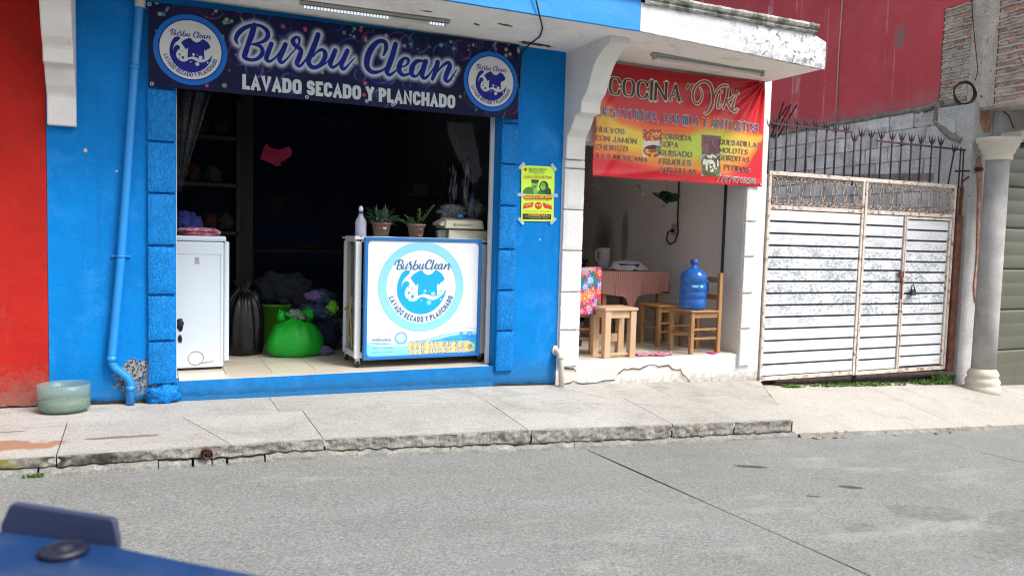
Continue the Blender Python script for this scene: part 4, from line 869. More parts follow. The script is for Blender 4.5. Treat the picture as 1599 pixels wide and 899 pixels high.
# weeds under the gate
M_weed = pm('green_weed_leaf', (.12, .23, .04, 1), .6, .4, 20, 0)
m = MB(); random.seed(3)
def tuft(m, x, y, z, h, n, sp):
    for _ in range(n):
        a = random.random()*6.28; t = random.uniform(.2, 1)*sp; hh = h*random.uniform(.3, 1); w = random.uniform(.006, .014)
        bx, by = x+random.uniform(-.02, .02), y+random.uniform(-.01, .01); d = Vector((math.cos(a), math.sin(a)*.6, 0)); q = Vector((-d.y, d.x, 0))*w
        p0 = Vector((bx, by, z)); p1 = p0+d*t*.5+Vector((0, 0, hh*.7)); p2 = p0+d*t+Vector((0, 0, hh*random.uniform(.6, 1)))
        m.add([p0-q*.3, p0+q*.3, p1+q, p1-q, p2], [(0, 1, 2, 3), (3, 2, 4)])
for _ in range(330):
    x = random.choice([random.gauss(6.1, .06), random.uniform(6.55, 7.6), random.uniform(6.6, 7.4), random.uniform(8.0, 8.6), random.gauss(8.45, .08), random.uniform(6.0, 8.6)])
    y = random.uniform(-.11, .02); tuft(m, x, y, dz(x, y)-.005, .035 if x < 8 else .06, 7, .035)
for _ in range(26): tuft(m, random.gauss(8.5, .07), random.uniform(-.08, .02), dz(8.5, 0), .13, 8, .06)
tag(m.build('weeds', M_weed), kind='stuff')
m = MB()
for _ in range(7): tuft(m, -.50+random.uniform(-.05, .04), KY-.05, rz(-.55, KY), .035, 5, .025)
tag(m.build('kerb_weeds', M_weed), kind='stuff')
# ================================================================== PIPES, LIGHTS, CABLES ON THE FRONT
def pl(L, Y): return [P(x, y, Y) for x, y in L]
m = MB(); m.tube(pl([(219,-12),(218,8),(211,100),(198,285),(189,402),(174.5,556)], -.05)+pl([(174.5,566),(179,574)], -.05)+pl([(199,589),(203.5,597),(203.5,631)], -.05), .0285, 16)
dp = m.build('drain_pipe', M_pipe); tag(dp, 'long bright blue rain pipe with an elbow at its foot beside the left blocks', 'drain pipe')
for (x, y, d) in ((210.5, 105, (-13, 185)), (174.5, 560, (-2, 20)), (203.5, 606, (0, 20))):
    a = P(x, y-4, -.05); b = P(x, y+4, -.05); m = MB(); m.tube([a, b], .032, 16); m.build('pipe_collar', M_pipe, dp)
m = MB(); a = P(189, 400, -.05); m.tube([a+Vector((0, 0, -.006)), a+Vector((0, 0, .006))], .034, 16); m.box(a.x-.06, a.x+.06, -.022, -.004, a.z-.007, a.z+.007); m.build('pipe_clamp', M_pipe, dp)
m = MB(); a = P(218.5, 12, -.05); b = P(219.5, -14, -.05); m.tube([a, b], .0335, 16); m.build('pipe_sleeve', M_pvc, dp)
m = MB(); m.tube([(3.37, .06, .235), (3.37, -.02, .235), (3.375, -.055, .225), (3.385, -.07, .20), (3.39, -.075, .15), (3.40, -.08, -.09)], [.026]*6, 14); m.tube([(3.383, -.07, .205), (3.386, -.072, .17)], .031, 14); m.blob((3.37, -.01, .24), (.045, .015, .045), .3, 4, 2, 12)
tag(m.build('drain_spout', M_pvc), 'short cream plastic drain spout between the blue and white walls', 'drain pipe')
M_led = emat('lit_led_strip', (.75, .85, 1, 1), .35); M_lamp = pm('grey_lamp_housing', (.33, .32, .29, 1), .5, .1, 6, .05); M_tubeglass = pm('unlit_tube', (.55, .55, .52, 1), .25, .05, 6, 0)
a = PZ(468, 10, 2.81); b = PZ(702, 40, 2.81); t1 = thing('tube_lamp', a, 'lit slim LED tube lamp under the canopy above the dark banner', 'lamp', 'tube lamps under the canopy')
m = MB(); m.bar(a+Vector((0, 0, .024)), b+Vector((0, 0, .024)), .045, .02); m.build('housing', M_lamp, t1, bevel=.002)
m = MB(); m.tube([a.lerp(b, .02), a.lerp(b, .98)], .014, 12); m.build('lamp_tube', M_tubeglass, t1)
m = MB()
for k in range(44):
    if k < 26 or k > 38:
        t = .03+.94*k/44; c = a.lerp(b, t); m.box(c.x-.007, c.x+.007, c.y-.018, c.y-.006, c.z-.012, c.z+.004)
m.build('led_row', M_led, t1)
a = PZ(1018, 88, 2.80); b = PZ(1191, 115, 2.775); t2 = thing('tube_lamp', a, 'unlit grey tube lamp under the canopy above the red banner', 'lamp', 'tube lamps under the canopy')
m = MB(); m.bar(a+Vector((0, 0, .015)), b+Vector((0, 0, .015)), .06, .022); m.build('housing', M_lamp, t2, bevel=.002)
m = MB(); m.tube([a.lerp(b, .03)-Vector((0, .01, .01)), a.lerp(b, .97)-Vector((0, .01, .01))], .015, 12); m.build('lamp_tube', M_tubeglass, t2)
for t in (.012, .988): m = MB(); c = a.lerp(b, t); m.box(c.x-.012, c.x+.012, c.y-.03, c.y+.012, c.z-.028, c.z+.012); m.build('end_cap', M_lamp, t2, bevel=.003)
m = MB(); m.tube([P(835, -10, -.98), P(838, 5, -.975), P(845, 35, -.965), PZ(847, 46, 2.84), PZ(843, 58, 2.84), PZ(832, 66, 2.845), P(822, 74, -.02), P(815, 82, -.02), P(812, 110, -.012), P(811, 180, -.012)], .006, 6)
tag(m.build('cable', M_black), 'thin dark cable hanging over the blue fascia and under the canopy to the wall', 'cable')
# ================================================================== DARK BANNER
B1Y = -.07
bc = [P(232, 3, B1Y), P(811, 70.5, B1Y), P(808.5, 187.5, B1Y), P(232, 134, B1Y)]   # TL TR BR BL
def d1(x, z): return .005*math.sin(x*3.1+z*2)+.002*math.sin(x*11+z*7)+.006*math.exp(-((z-(2.23+.05*(x-2.9)))/.04)**2)*math.sin(x*5)
def b1(u, v, o=0): p = (bc[3].lerp(bc[2], u)).lerp(bc[0].lerp(bc[1], u), v); return (p.x, B1Y-o-d1(p.x, p.z), p.z)
ss = script_strokes(B1Y); SP = np.array([(x, z, w) for s in ss for x, z, w in s])
rs = np.random.RandomState(5)
NB = 46; bub = [(rs.uniform(.1, 2.9), rs.uniform(2.28, 2.84), rs.uniform(.03, .11), rs.randint(4)) for _ in range(NB)]
dots = [(rs.uniform(.1, 2.92), rs.choice([rs.uniform(2.7, 2.84), rs.uniform(2.25, 2.84)]), rs.uniform(.008, .02), rs.randint(5)) for _ in range(120)]
def col1(u, v):
    x = np.empty_like(u); z = np.empty_like(u)
    bx = [c.x for c in bc]; bz = [c.z for c in bc]
    x = (bx[3]*(1-u)+bx[2]*u)*(1-v)+(bx[0]*(1-u)+bx[1]*u)*v; z = (bz[3]*(1-u)+bz[2]*u)*(1-v)+(bz[0]*(1-u)+bz[1]*u)*v
    c = np.stack([15+0*u, 18+0*u, 44+0*u], 1)+np.outer(vnoise(x, z, 3, 1), [8, 8, 26])
    pal = np.array([(150, 50, 110), (60, 130, 130), (130, 70, 50), (60, 60, 150)]); pd = np.array([(210, 90, 130), (120, 190, 150), (200, 200, 190), (190, 200, 90), (80, 150, 200)])
    for bx_, bz_, r, k in bub:
        d = np.hypot(x-bx_, z-bz_); w = np.exp(-((d-r)/.006)**2)*(.35+.5*(np.sin(np.arctan2(z-bz_, x-bx_)*2+r*40) > 0)); c += w[:, None]*pal[k]*.55
        c += (np.exp(-(d/r)**2)*.08)[:, None]*pal[k]
    for bx_, bz_, r, k in dots:
        d = np.hypot(x-bx_, z-bz_); w = np.clip((r-d)/.006, 0, 1); c = c*(1-w[:, None]*.7)+w[:, None]*pd[k]*.7
    dm = np.full(u.shape, 9.)
    for px_, pz_, w_ in SP[::2]: dm = np.minimum(dm, np.hypot(x-px_, z-pz_)-w_/2)
    g = np.clip(1-(dm-.012)/.034, 0, 1)**1.3; c = c*(1-g[:, None])+g[:, None]*np.array([176, 188, 200]); return c
M_vinyl = vcol_mat('printed_dark_vinyl', .55, 0, .12, .15, 30)
ban = printed('banner', 520, 116, lambda u, v: b1(u, v), col1, M_vinyl, None, 'dark navy bubble banner lettered in blue script hung above the left opening', 'banner')
M_navyink = pm('navy_ink', (.012, .020, .22, 1), .55, .25, 12, 0, spec=.12, layers=[((.10, .12, .45, 1), 60, .66, .72, None)]); M_silver = pm('silver_grey_ink', (.44, .50, .54, 1), .5, .04, 5, 0)
M_rblue = pm('mid_blue_ink', (.006, .13, .50, 1), .5, .05, 4, 0, spec=.15); M_offw = pm('greyish_white_ink', (.52, .54, .55, 1), .5, .04, 5, 0)
XB = plane(B1Y, d1)
m = MB()
for i, s in enumerate(ss): ribbon(m, s, XB, .003+i*1e-5, 'round')
m.build('script_lettering', M_navyink, ban)
xf, L = baseline((378, 139.5), (711, 170), B1Y, d1); h = capheight((380, 139.5), (380, 115.8), B1Y)
st, tot = text_strokes('LAVADO SECADO Y PLANCHADO', h, .24, track=.035, narrow=.84)
k = L/tot; m = MB()
for i, q in enumerate(st): ribbon(m, [(a*k, b, w*min(1.0, k)) for a, b, w in q], xf, .003+i*1e-5, 'butt')
m.build('block_lettering', M_silver, ban)
def badge(cx, cy, rx, Y, disp, parent, ringm, discm, inkm):
    c = P(cx, cy, Y); R = (P(cx+rx, cy+rx*.1, Y)-P(cx-rx, cy-rx*.1, Y)).length/2; X_ = plane(Y, disp)
    m = MB(); disc(m, c.x, c.z, R, R, X_, .003); m.build('badge_ring', ringm, parent)
    m = MB(); disc(m, c.x, c.z, R*.855, R*.855, X_, .004); m.build('badge_disc', discm, parent)
    m = MB(); disc(m, c.x, c.z, R*.865, R*.865, X_, .0045, 0, 48, .965); emblem(m, c.x, c.z-.03*R, R, X_, .005, 0, 1); put_script(m, c.x-.56*R, c.z+.36*R, 1.12*R, Y, .005, 1.0, 0, X_)
    arc_text(m, 'LAVADO SECADO Y PLANCHADO', c.x, c.z, .76*R, 196, 344, .12*R, .17, Y, .005, 0, disp, narrow=.9); m.build('badge_print', [inkm, discm], parent)
badge(298, 78.5, 58, B1Y, d1, ban, M_rblue, M_offw, M_navyink); badge(766.5, 128, 42, B1Y, d1, ban, M_rblue, M_offw, M_navyink)
M_ring = pm('steel_eyelet', (.5, .5, .5, 1), .3, .1, 5, 0, metal=.8); proto = None
for px, py in ((233.5, 7), (237, 131), (479, 152), (613, 164), (806, 183.5), (809, 79)):
    a = P(px, py, B1Y); m = MB()
    if proto is None: m.tube([(a.x+.01*math.cos(t), B1Y-d1(a.x, a.z)-.004, a.z+.01*math.sin(t)) for t in [i*.5236 for i in range(13)]], .004, 6, 0, False); proto = m.build('eyelet', M_ring, ban); p0 = a
    else: clone(proto, (a.x-p0.x, 0, a.z-p0.z), ban, 'eyelet')
# ================================================================== RED BANNER
B2Y = -.06
rc = [P(932, 94, B2Y), P(1194, 127, B2Y), P(1188.5, 292, B2Y), P(924, 274.5, B2Y)]
TRx, TRz = rc[1].x, rc[1].z
def d2(x, z):
    r = math.hypot(TRx-x, TRz-z); a = math.atan2(TRz-z, TRx-x+1e-6)
    f = .020*math.sin(a*17+.5)*math.exp(-r/.55)*min(1, r/.12)
    q = (x-3.7)*.82-(z-1.8)*.57                              # soft creases running down to the right
    f += .020*math.exp(-((q+.27)/.05)**2)*max(0, min(1, (2.6-z)/.3))+.014*math.exp(-((q-.02)/.05)**2)*max(0, min(1, (2.4-z)/.3))
    f += .007*math.sin(x*5.5+1)+.006*math.exp(-((z-1.86-.05*math.sin(x*3))/.035)**2)
    return f
def b2(u, v, o=0):
    p = (rc[3].lerp(rc[2], u)).lerp(rc[0].lerp(rc[1], u), v); sag = .018*math.sin(math.pi*u)*(v); return (p.x, B2Y-o-d2(p.x, p.z), p.z-sag)
def col2(u, v):
    zx = (21*(1-u)+1151*u)*(1-v)+(43*(1-u)+1173*u)*v; zy = (792*(1-u)+865*u)*(1-v)+(17*(1-u)+158*u)*v
    T = np.interp(zx, [0, 90, 200, 400, 600, 720, 850, 1000, 1170], [260, 270, 370, 430, 440, 385, 375, 420, 520]); Bt = np.interp(zx, [0, 200, 400, 650, 900, 1060, 1120, 1180], [655, 690, 745, 790, 800, 720, 620, 500])
    t = (zy-T)/np.maximum(40, (Bt-T)); green = np.clip(1-np.abs(zx-700)/330, 0, 1)
    red = np.array([196, 12, 34.]); dk = np.array([150, 10, 22.]); org = np.array([226, 96, 24.]); yel = np.array([222, 198, 70.]); grn = np.array([170, 196, 50.])
    n = vnoise(zx/1000, zy/1000, 6, 3)
    c = red[None]*(1-np.clip((330-zy)/250, 0, 1)[:, None]*.8)+dk[None]*(np.clip((330-zy)/250, 0, 1)[:, None]*.8)
    def bl(c, k, q): return c*(1-k[:, None])+q*k[:, None]
    sm = lambda a, b, x: np.clip((x-a)/(b-a), 0, 1)
    c = bl(c, sm(-.05, .08, t)*(1-sm(.92, 1.05, t)), org[None]); yg = yel[None]*(1-green[:, None])+grn[None]*green[:, None]
    c = bl(c, sm(.14, .30, t)*(1-sm(.60, .95, t))*np.clip(1.5-np.abs(zx-560)/620, 0, 1), yg); c *= (.93+.14*n)[:, None]
    # the two food photographs
    k = (zx > 337) & (zx < 455) & (zy > 470) & (zy < 660)
    f1 = vnoise(zx, zy, .09, 8, 2); plate = np.array([210, 205, 200.]); c[k] = np.where((f1[k] > .45)[:, None], np.array([170, 50, 35.]), np.array([215, 170, 80.]))
    k2 = k & (((zx-395)/58)**2+((zy-585)/22)**2 < 1); c[k2] = (60, 22, 30); k3 = k & (zy > 550) & (((zx-400)/62)**2+((zy-620)/42)**2 > 1); c[k3] = plate; k4 = k & (zx > 420) & (zy > 590) & (zy < 625); c[k4 & (f1 > .4)] = (90, 140, 60)
    k = (zx > 720) & (zx < 857) & (zy > 505+(zx-720)*.08) & (zy < 790); f2 = vnoise(zx, zy, .07, 9, 3)
    c[k] = (np.array([112, 70, 76.])[None]+np.outer(f2[k]-.5, [90, 60, 60])); k5 = k & (((zx-790)/75)**2+((zy-720)/85)**2 < 1); c[k5] = np.array([86, 92, 50.]); k6 = k & (((zx-788)/58)**2+((zy-700)/60)**2 < 1)
    c[k6] = np.where((f2[k6] > .48)[:, None], np.array([205, 222, 200.]), np.array([105, 40, 30.])); k7 = k & (zy > 640) & ~(((zx-790)/78)**2+((zy-720)/88)**2 < 1); c[k7] = (130, 160, 180)
    e = np.minimum(np.minimum(u, 1-u)*2, np.minimum(v, 1-v)); c = bl(c, np.clip(1-e/.02, 0, 1), np.array([190, 20, 40.])[None]); return c
M_vinyl2 = vcol_mat('printed_red_vinyl', .4, .28, .3, .1, 20)
ban2 = printed('banner', 330, 200, lambda u, v: b2(u, v), col2, M_vinyl2, None, 'red and yellow menu banner hung over the diner opening beside the bracket', 'banner')
def z9(x, y): return (x/4.282+920, y/4.282+90)
M_ink = pm('black_ink', (.022, .018, .02, 1), .4, .1, 5, 0); M_cream = pm('cream_outline_ink', (.66, .55, .44, 1), .45, .05, 5, 0); M_wht = pm('pale_outline_ink', (.62, .60, .62, 1), .45, .05, 5, 0); M_bink = pm('dark_blue_ink', (.03, .07, .20, 1), .4, .1, 5, 0)
def dline(mi, mo, s, p0, p1, hpx, weight, serif=True, ow=.009, name='lettering', par=None, Y=B2Y, disp=d2, zf=z9, track=.1, contrast=.45, off=.004):
    xf, L = baseline(zf(*p0), zf(*p1), Y, disp); h = capheight(zf(*p0), zf(p0[0], p0[1]-hpx), Y)
    st, tot = text_strokes(s, h, weight, serif=serif, width=L, track=track, contrast=contrast)
    if mo is not None:
        m = MB()
        for i, q in enumerate(st): ribbon(m, [(a, b, w+ow) for a, b, w in q], xf, off+i*1e-5, 'round')
        m.build(name+'_outline', mo, par)
    m = MB()
    for i, q in enumerate(st): ribbon(m, q, xf, off+.002+i*1e-5, 'butt')
    return m.build(name, mi, par)
dline(M_ink, M_cream, 'COCINA', (126, 254), (610, 306), 134, .16, ow=.015, par=ban2, contrast=.35, track=.06)
dline(M_bink, M_wht, 'DESAYUNOS, COMIDA Y ANTOJITOS', (50, 392), (1128, 503), 70, .13, ow=.007, par=ban2, track=.08)
for s, a, b, hh in (('HUEVOS', (38,500), (235,513), 38), ('CON JAMÓN', (38,555), (318,580), 38), ('CHORIZO', (38,615), (258,631), 38), ('A LA MEXICANA', (35,670), (390,703), 38), ('CORRIDA', (473,545), (680,560), 40), ('SOPA', (471,597), (592,606), 40),
    ('GUISADO', (470,655), (682,670), 40), ('FRIJOLES', (468,712), (674,726), 40), ('TORTILLAS', (463,768), (708,786), 40), ('QUESADILLAS', (872,580), (1142,602), 36), ('MOLOTES', (870,633), (1063,649), 36), ('GORDITAS', (868,685), (1073,703), 38), ('PEDIDOS:', (903,752), (1077,770), 40)):
    dline(M_ink, M_wht, s, a, b, hh, .135, ow=.003, par=ban2, track=.10, contrast=.45)
dline(pm('brown_grey_ink', (.16, .10, .11, 1), .4), M_wht, '7767670296', (850, 824), (1108, 846), 38, .13, serif=False, ow=.006, par=ban2)
VK = [[(738,205,5),(752,235,7),(748,275,9),(722,310,9),(695,290,11),(690,240,12),(715,185,11),(765,160,9),(808,185,14),(826,240,17),(822,300,16),(805,350,13),(780,376,8),(765,372,5)],
 [(800,345,9),(825,290,9),(850,230,9),(885,192,9),(928,188,6)], [(872,252,9),(862,290,11),(856,328,11),(868,334,7),(882,318,5)], [(888,228,9),(889,231,9)], [(935,205,10),(918,265,11),(898,338,11)], [(962,258,7),(940,280,8),(918,292,9),(935,318,11),(950,345,11),(958,348,7),(968,335,5)],
 [(978,268,9),(968,305,11),(958,350,11),(975,362,8),(990,345,5)], [(992,238,9),(993,241,9)], [(655,185,13),(650,205,13)], [(662,180,5),(655,190,10)], [(683,188,13),(678,208,13)], [(690,183,5),(683,192,10)], [(962,222,13),(955,242,8)], [(990,228,13),(983,248,8)]]
for mat, e, off, nm in ((M_cream, 12, .0045, 'script_outline'), (pm('dark_red_ink', (.22, .03, .02, 1), .4), -1, .0065, 'script_lettering')):
    m = MB()
    for i, s in enumerate(VK):
        q = []
        for x, y, w in s: p = P(*z9(x, y), B2Y); r = P(*z9(x+(w+e if i < 8 else w+e*.6), y), B2Y); q.append((p.x, p.z, (r-p).length))
        ribbon(m, catmull(q, 6) if len(q) > 2 else q, plane(B2Y, d2), off+i*1e-5, 'round')
    m.build(nm, mat if not (nm == 'script_lettering') else mat, ban2)
m = MB()
for px, py in ((1065, 112), (1187, 128), (1186, 288)):
    a = P(px, py, B2Y); m.tube([(a.x+.009*math.cos(t), B2Y-d2(a.x, a.z)-.006, a.z+.009*math.sin(t)) for t in [i*.5236 for i in range(13)]], .004, 6, 0, False)
m.build('eyelet', M_ring, ban2)
# ================================================================== POSTER
PY_ = -.012
pc = [P(814, 258, PY_), P(866, 260.5, PY_), P(864.3, 345.8, PY_), P(813.8, 345.2, PY_)]
def z6(x, y): return (x/8.56+800, y/8.56+250)
def pf(u, v): p = (pc[3].lerp(pc[2], u)).lerp(pc[0].lerp(pc[1], u), v); return (p.x, PY_-.003*math.sin(u*5)*math.sin(v*7), p.z)
def colp(u, v):
    X = 120+440*u; Yy = 815-742*v; c = np.ones((u.size, 3))*np.array([200, 238, 70.])
    E = lambda cx, cy, rx, ry: ((X-cx)/rx)**2+((Yy-cy)/ry)**2 < 1
    G1 = np.array([52, 120, 30.]); G2 = np.array([120, 185, 70.]); G3 = np.array([24, 70, 22.])
    pic = (Yy > 255) & (Yy < 455)
    c[E(235, 440, 95, 85) & pic] = G1; c[E(430, 440, 95, 65) & pic] = G1; c[E(420, 350, 62, 80) & pic] = G3; c[E(480, 420, 40, 60) & pic] = G3; c[E(408, 345, 36, 50) & pic] = G2; c[E(300, 318, 48, 62) & pic] = G2; c[E(302, 275, 54, 28) & pic] = G3; c[E(298, 350, 26, 10) & pic] = G3; c[E(310, 410, 30, 40) & pic] = G2
    for cx, cy in ((280, 300), (322, 302), (390, 325), (425, 330)): c[E(cx, cy, 17, 9) & ~E(cx, cy, 12, 5)] = G3
    c[(X > 145) & (X < 540) & (Yy > 465) & (Yy < 520)] = (196, 52, 28)
    c[E(348, 605, 50, 50)] = (206, 50, 26); c[(np.abs((X-212)+(Yy-605)*.3) < 62) & (np.abs((Yy-605)+(X-212)*.2) < 34)] = (206, 50, 26); c[(np.abs((X-472)-(Yy-605)*.3) < 58) & (np.abs((Yy-608)-(X-472)*.2) < 34)] = (206, 50, 26)
    c[(X > 138) & (X < 530) & (Yy > 716) & (Yy < 792)] = (22, 34, 24); c[(X > 205) & (X < 470) & (Yy > 710) & (Yy < 735)] = (200, 60, 30)
    c[(np.abs(X-175) < 25) & (np.abs(Yy-127) < 9)] = (190, 30, 20); c[(np.abs(X-175) < 9) & (np.abs(Yy-127) < 27)] = (190, 30, 20); return c
M_paper = vcol_mat('printed_poster_paper', .5)
pos = printed('poster', 110, 180, pf, colp, M_paper, None, 'fluorescent yellow eye health poster with two people in green taped to the blue wall', 'poster')
M_gink = pm('green_ink', (.02, .13, .03, 1), .6); M_rink = pm('orange_red_ink', (.45, .06, .02, 1), .6); M_yink = pm('yellow_ink', (.65, .8, .12, 1), .6)
def pline(mi, s, p0, p1, h, w=.16): dline(mi, None, s, p0, p1, h, w, serif=False, par=pos, Y=PY_, disp=lambda x, z: .003, zf=z6, off=.001)
pline(M_gink, 'CRUZ ROJA MEXICANA', (215, 136), (455, 140), 30); pline(M_gink, 'DELEGACION LOCAL', (225, 164), (430, 168), 20); pline(M_gink, 'TE INVITA A LA', (285, 190), (415, 192), 13); pline(M_rink, 'CAMPAÑA DE SALUD VISUAL', (158, 240), (528, 250), 36)
pline(M_yink, 'EXAMEN DE LA VISTA GRATIS', (160, 508), (520, 510), 28); pline(M_gink, 'TRAE ESTE ANUNCIO Y OBTEN', (170, 540), (505, 545), 18); pline(M_yink, 'LENTES', (175, 620), (250, 604), 24); pline(M_yink, '50 DE', (318, 618), (380, 618), 26); pline(M_yink, 'ARMAZON', (435, 598), (512, 614), 22)
pline(M_gink, 'CONSULTA CON EL OPTOMETRISTA', (145, 692), (538, 694), 16); pline(M_yink, 'JUEVES DE 10 A 4', (215, 732), (460, 732), 14); pline(M_yink, 'PLAZA PRINCIPAL CENTRO', (170, 756), (495, 756), 14); pline(M_yink, 'TODO EL DIA', (220, 778), (470, 778), 12)
M_tape = pm('cloudy_tape', (.55, .68, .78, 1), .3, .05, 5, 0, alpha=.55)
for (x, y, a) in ((815, 259, .8), (865, 261, -.8), (864, 345, .8), (814, 345, -.8), (814, 304, 0), (865.5, 305, 0)):
    p = P(x, y, PY_-.008); ca, sa = math.cos(a), math.sin(a); w, h = (.035, .014)
    m = MB(); m.add([(p.x+ca*i*w-sa*j*h, PY_-.008+(.004 if i*j > 0 else 0), p.z+sa*i*w+ca*j*h) for i, j in ((-1, -1), (1, -1), (1, 1), (-1, 1))], [(0, 1, 2, 3)]); m.build('tape', M_tape, pos, solid=.0005)
# ================================================================== TUB ON THE PAVEMENT
M_milky = pm('cloudy_blue_plastic', (.24, .34, .31, 1), .3, .1, 5, 0, 60, alpha=.36); M_water = pm('green_stagnant_water', (.16, .22, .11, 1), .15, .1, 5, 0)
tz = gz(-.4, -.17); a = PZ(101, 640, tz); a.y = -.185; tub = thing('plastic_tub', (a.x, a.y+.02, tz), 'cloudy plastic tub half full of green water standing where red and blue walls meet', 'tub')
wob = lambda a, z: 1+.02*math.cos(3*a+z*9)
m = MB(); m.lathe((a.x, a.y+.02, tz), [(.10, .003), (.145, .01), (.155, .035), (.158, .09), (.150, .098), (.157, .106), (.160, .19), (.156, .19), (.153, .106), (.153, .03), (.12, .012)], 40, 0, True, 1, .85, wob); m.build('tub_wall', M_milky, tub)
m = MB(); m.lathe((a.x, a.y+.02, tz), [(.0, .012), (.13, .014), (.148, .035), (.150, .085), (.0, .086)], 40, 0, True, 1, .85, wob); m.build('water', M_water, tub)
# ================================================================== COUNTER CART WITH SIGN
CZ = .131
cart = thing('counter_cart', (2.18, .4, CZ), 'wheeled white aluminium counter with glass sides and a blue framed sign across its front', 'counter')
FY0, FY1 = .20, .62; XL, XR = 1.605, 2.76; ZB, ZT = .205, 1.195
for x in (XL, XR-.045):
    for y in (FY0, FY1-.04): m = MB(); m.box(x, x+.05, y, y+.04, ZB, ZT-.03); m.build('post', M_alu, cart, bevel=.003)
for z in (ZB, ZT-.035):
    m = MB(); m.box(XL+.05, XR-.045, FY0+.002, FY0+.035, z+.002, z+.05); m.build('rail', M_alu, cart, bevel=.003)
    for x in (XL, XR-.045): m = MB(); m.box(x+.002, x+.045, FY0+.04, FY1-.04, z+.002, z+.05); m.build('rail', M_alu, cart, bevel=.003)
m = MB(); m.box(XL-.012, XR+.004, FY0-.01, FY1+.01, ZT-.012, ZT+.004); m.build('counter_top', M_alu, cart, bevel=.003)
M_glass = pm('dusty_pane', (.30, .36, .36, 1), .15, .1, 5, 0, alpha=.32); M_greenb = pm('dark_green_panel', (.02, .08, .035, 1), .5)
for x in (XL+.022, XR-.022): m = MB(); m.box(x-.003, x+.003, FY0+.04, FY1-.04, ZB+.05, ZT-.035); m.build('side_pane', M_glass, cart)
m = MB(); m.box(XL+.05, XR-.05, FY1-.02, FY1-.01, ZB+.05, ZT-.035); m.build('back_panel', M_black, cart)
m = MB(); m.box(XL+.06, XR-.06, FY0+.045, FY1-.045, .62, .63); m.box(XL+.06, XR-.06, FY0+.045, FY1-.045, ZB+.03, ZB+.04); m.build('shelf', M_lamp, cart)
m = MB(); m.box(XL+.055, XL+.075, FY0+.06, FY1-.06, ZB+.05, .55); m.build('green_board', M_greenb, cart)
M_twine = pm('tan_twine', (.40, .29, .14, 1), .9)
m = MB(); q = lambda y, z: (XL+.012, y, z)
m.tube([q(.42, 1.13), q(.43, .95), q(.40, .75), q(.42, .60), q(.36, .42), q(.34, .27)], .007, 5); m.tube([q(.58, .58), q(.50, .60), q(.42, .57), q(.36, .70)], .010, 5); m.tube([q(.42, .6), q(.47, .4), q(.36, .3)], .005, 5); m.build('twine', M_twine, cart)
M_rubber = pm('black_caster_rubber', (.015, .015, .015, 1), .6)
for x in (XL+.03, XR-.03):
    for y in (FY0+.02, FY1-.02):
        m = MB(); m.tube([(x-.012, y, CZ+.028), (x+.012, y, CZ+.028)], .027, 16); w_ = m.build('caster', M_rubber, cart); m = MB(); m.box(x-.018, x+.018, y-.012, y+.014, CZ+.03, ZB+.002); m.build('caster_fork', M_ring, w_)
SY = .15
sgn = [P(572, 370, SY), P(750, 373.7, SY), P(747.5, 555, SY), P(567.5, 562, SY)]; sx0, sx1 = sgn[3].x-.004, sgn[2].x+.004; sz0, sz1 = (sgn[2].z+sgn[3].z)/2, (sgn[0].z+sgn[1].z)/2
M_frameb = pm('blue_sign_frame', (.01, .15, .44, 1), .4, .05, 5, .03)
fw = .028
for b in ((sx0, sx1, sz0, sz0+fw), (sx0, sx1, sz1-fw, sz1), (sx0, sx0+fw, sz0+fw, sz1-fw), (sx1-fw, sx1, sz0+fw, sz1-fw)): m = MB(); m.box(b[0], b[1], SY-.012, SY+.03, b[2], b[3]); m.build('sign_frame', M_frameb, cart, bevel=.004)
for cx_, cz_ in ((sx0+fw, sz0+fw), (sx1-fw, sz0+fw), (sx0+fw, sz1-fw), (sx1-fw, sz1-fw)):
    a = 1 if cx_ < 2 else -1; b = 1 if cz_ < .6 else -1; m = MB(); m.prism([(cx_, SY-.010, cz_), (cx_+a*.03, SY-.010, cz_), (cx_+a*.009, SY-.010, cz_+b*.009), (cx_, SY-.010, cz_+b*.03)], (0, .03, 0)); m.build('frame_corner', M_frameb, cart)
def z10(x, y): return (x/4.086+560, y/4.086+360)
def cols(u, v):
    c = np.ones((u.size, 3))*np.array([222, 226, 232.]); X = u; H = v
    w = .125+.035*np.sin(u*5.2+3.4)+.06*np.clip(u-.55, 0, 1); n = vnoise(u, v, 14, 4); t = (w-v)
    bl = np.clip(t/.012, 0, 1); col = np.stack([8+110*np.clip(1-t/.09, 0, 1)*n, 120+75*n, 215+20*n], 1); c = c*(1-bl[:, None])+col*bl[:, None]
    lb = np.exp(-((v-w-.01)/.008)**2)+np.exp(-((v-w-.03-.02*np.sin(u*9))/.006)**2)*.6; c = c*(1-.6*np.clip(lb, 0, 1)[:, None])+np.array([60, 165, 215.])*(.6*np.clip(lb, 0, 1)[:, None])
    k = (v < .105) & (u < .40); c[k] = c[k]*.45+np.array([214, 236, 244.])*.55
    for a, b, r in ((.30, .155, .05), (.93, .17, .02), (.88, .14, .015), (.96, .13, .012), (.85, .18, .01)):
        d = np.hypot((u-a), (v-b)*1.05); k = np.exp(-((d-r)/.006)**2); c = c*(1-.8*k[:, None])+np.array([20, 90, 190.])*.8*k[:, None]
        k = (d < r); c[k] = c[k]*.6+np.array([120, 200, 235.])*.4
    return c
px0, px1, pz0, pz1 = sx0+fw-.002, sx1-fw+.002, sz0+fw-.002, sz1-fw+.002
M_signp = vcol_mat('glossy_sign_print', .3, .3)
sp = printed('sign_panel', 150, 150, lambda u, v: (px0+(px1-px0)*u, SY, pz0+(pz1-pz0)*v), cols, M_signp, cart)
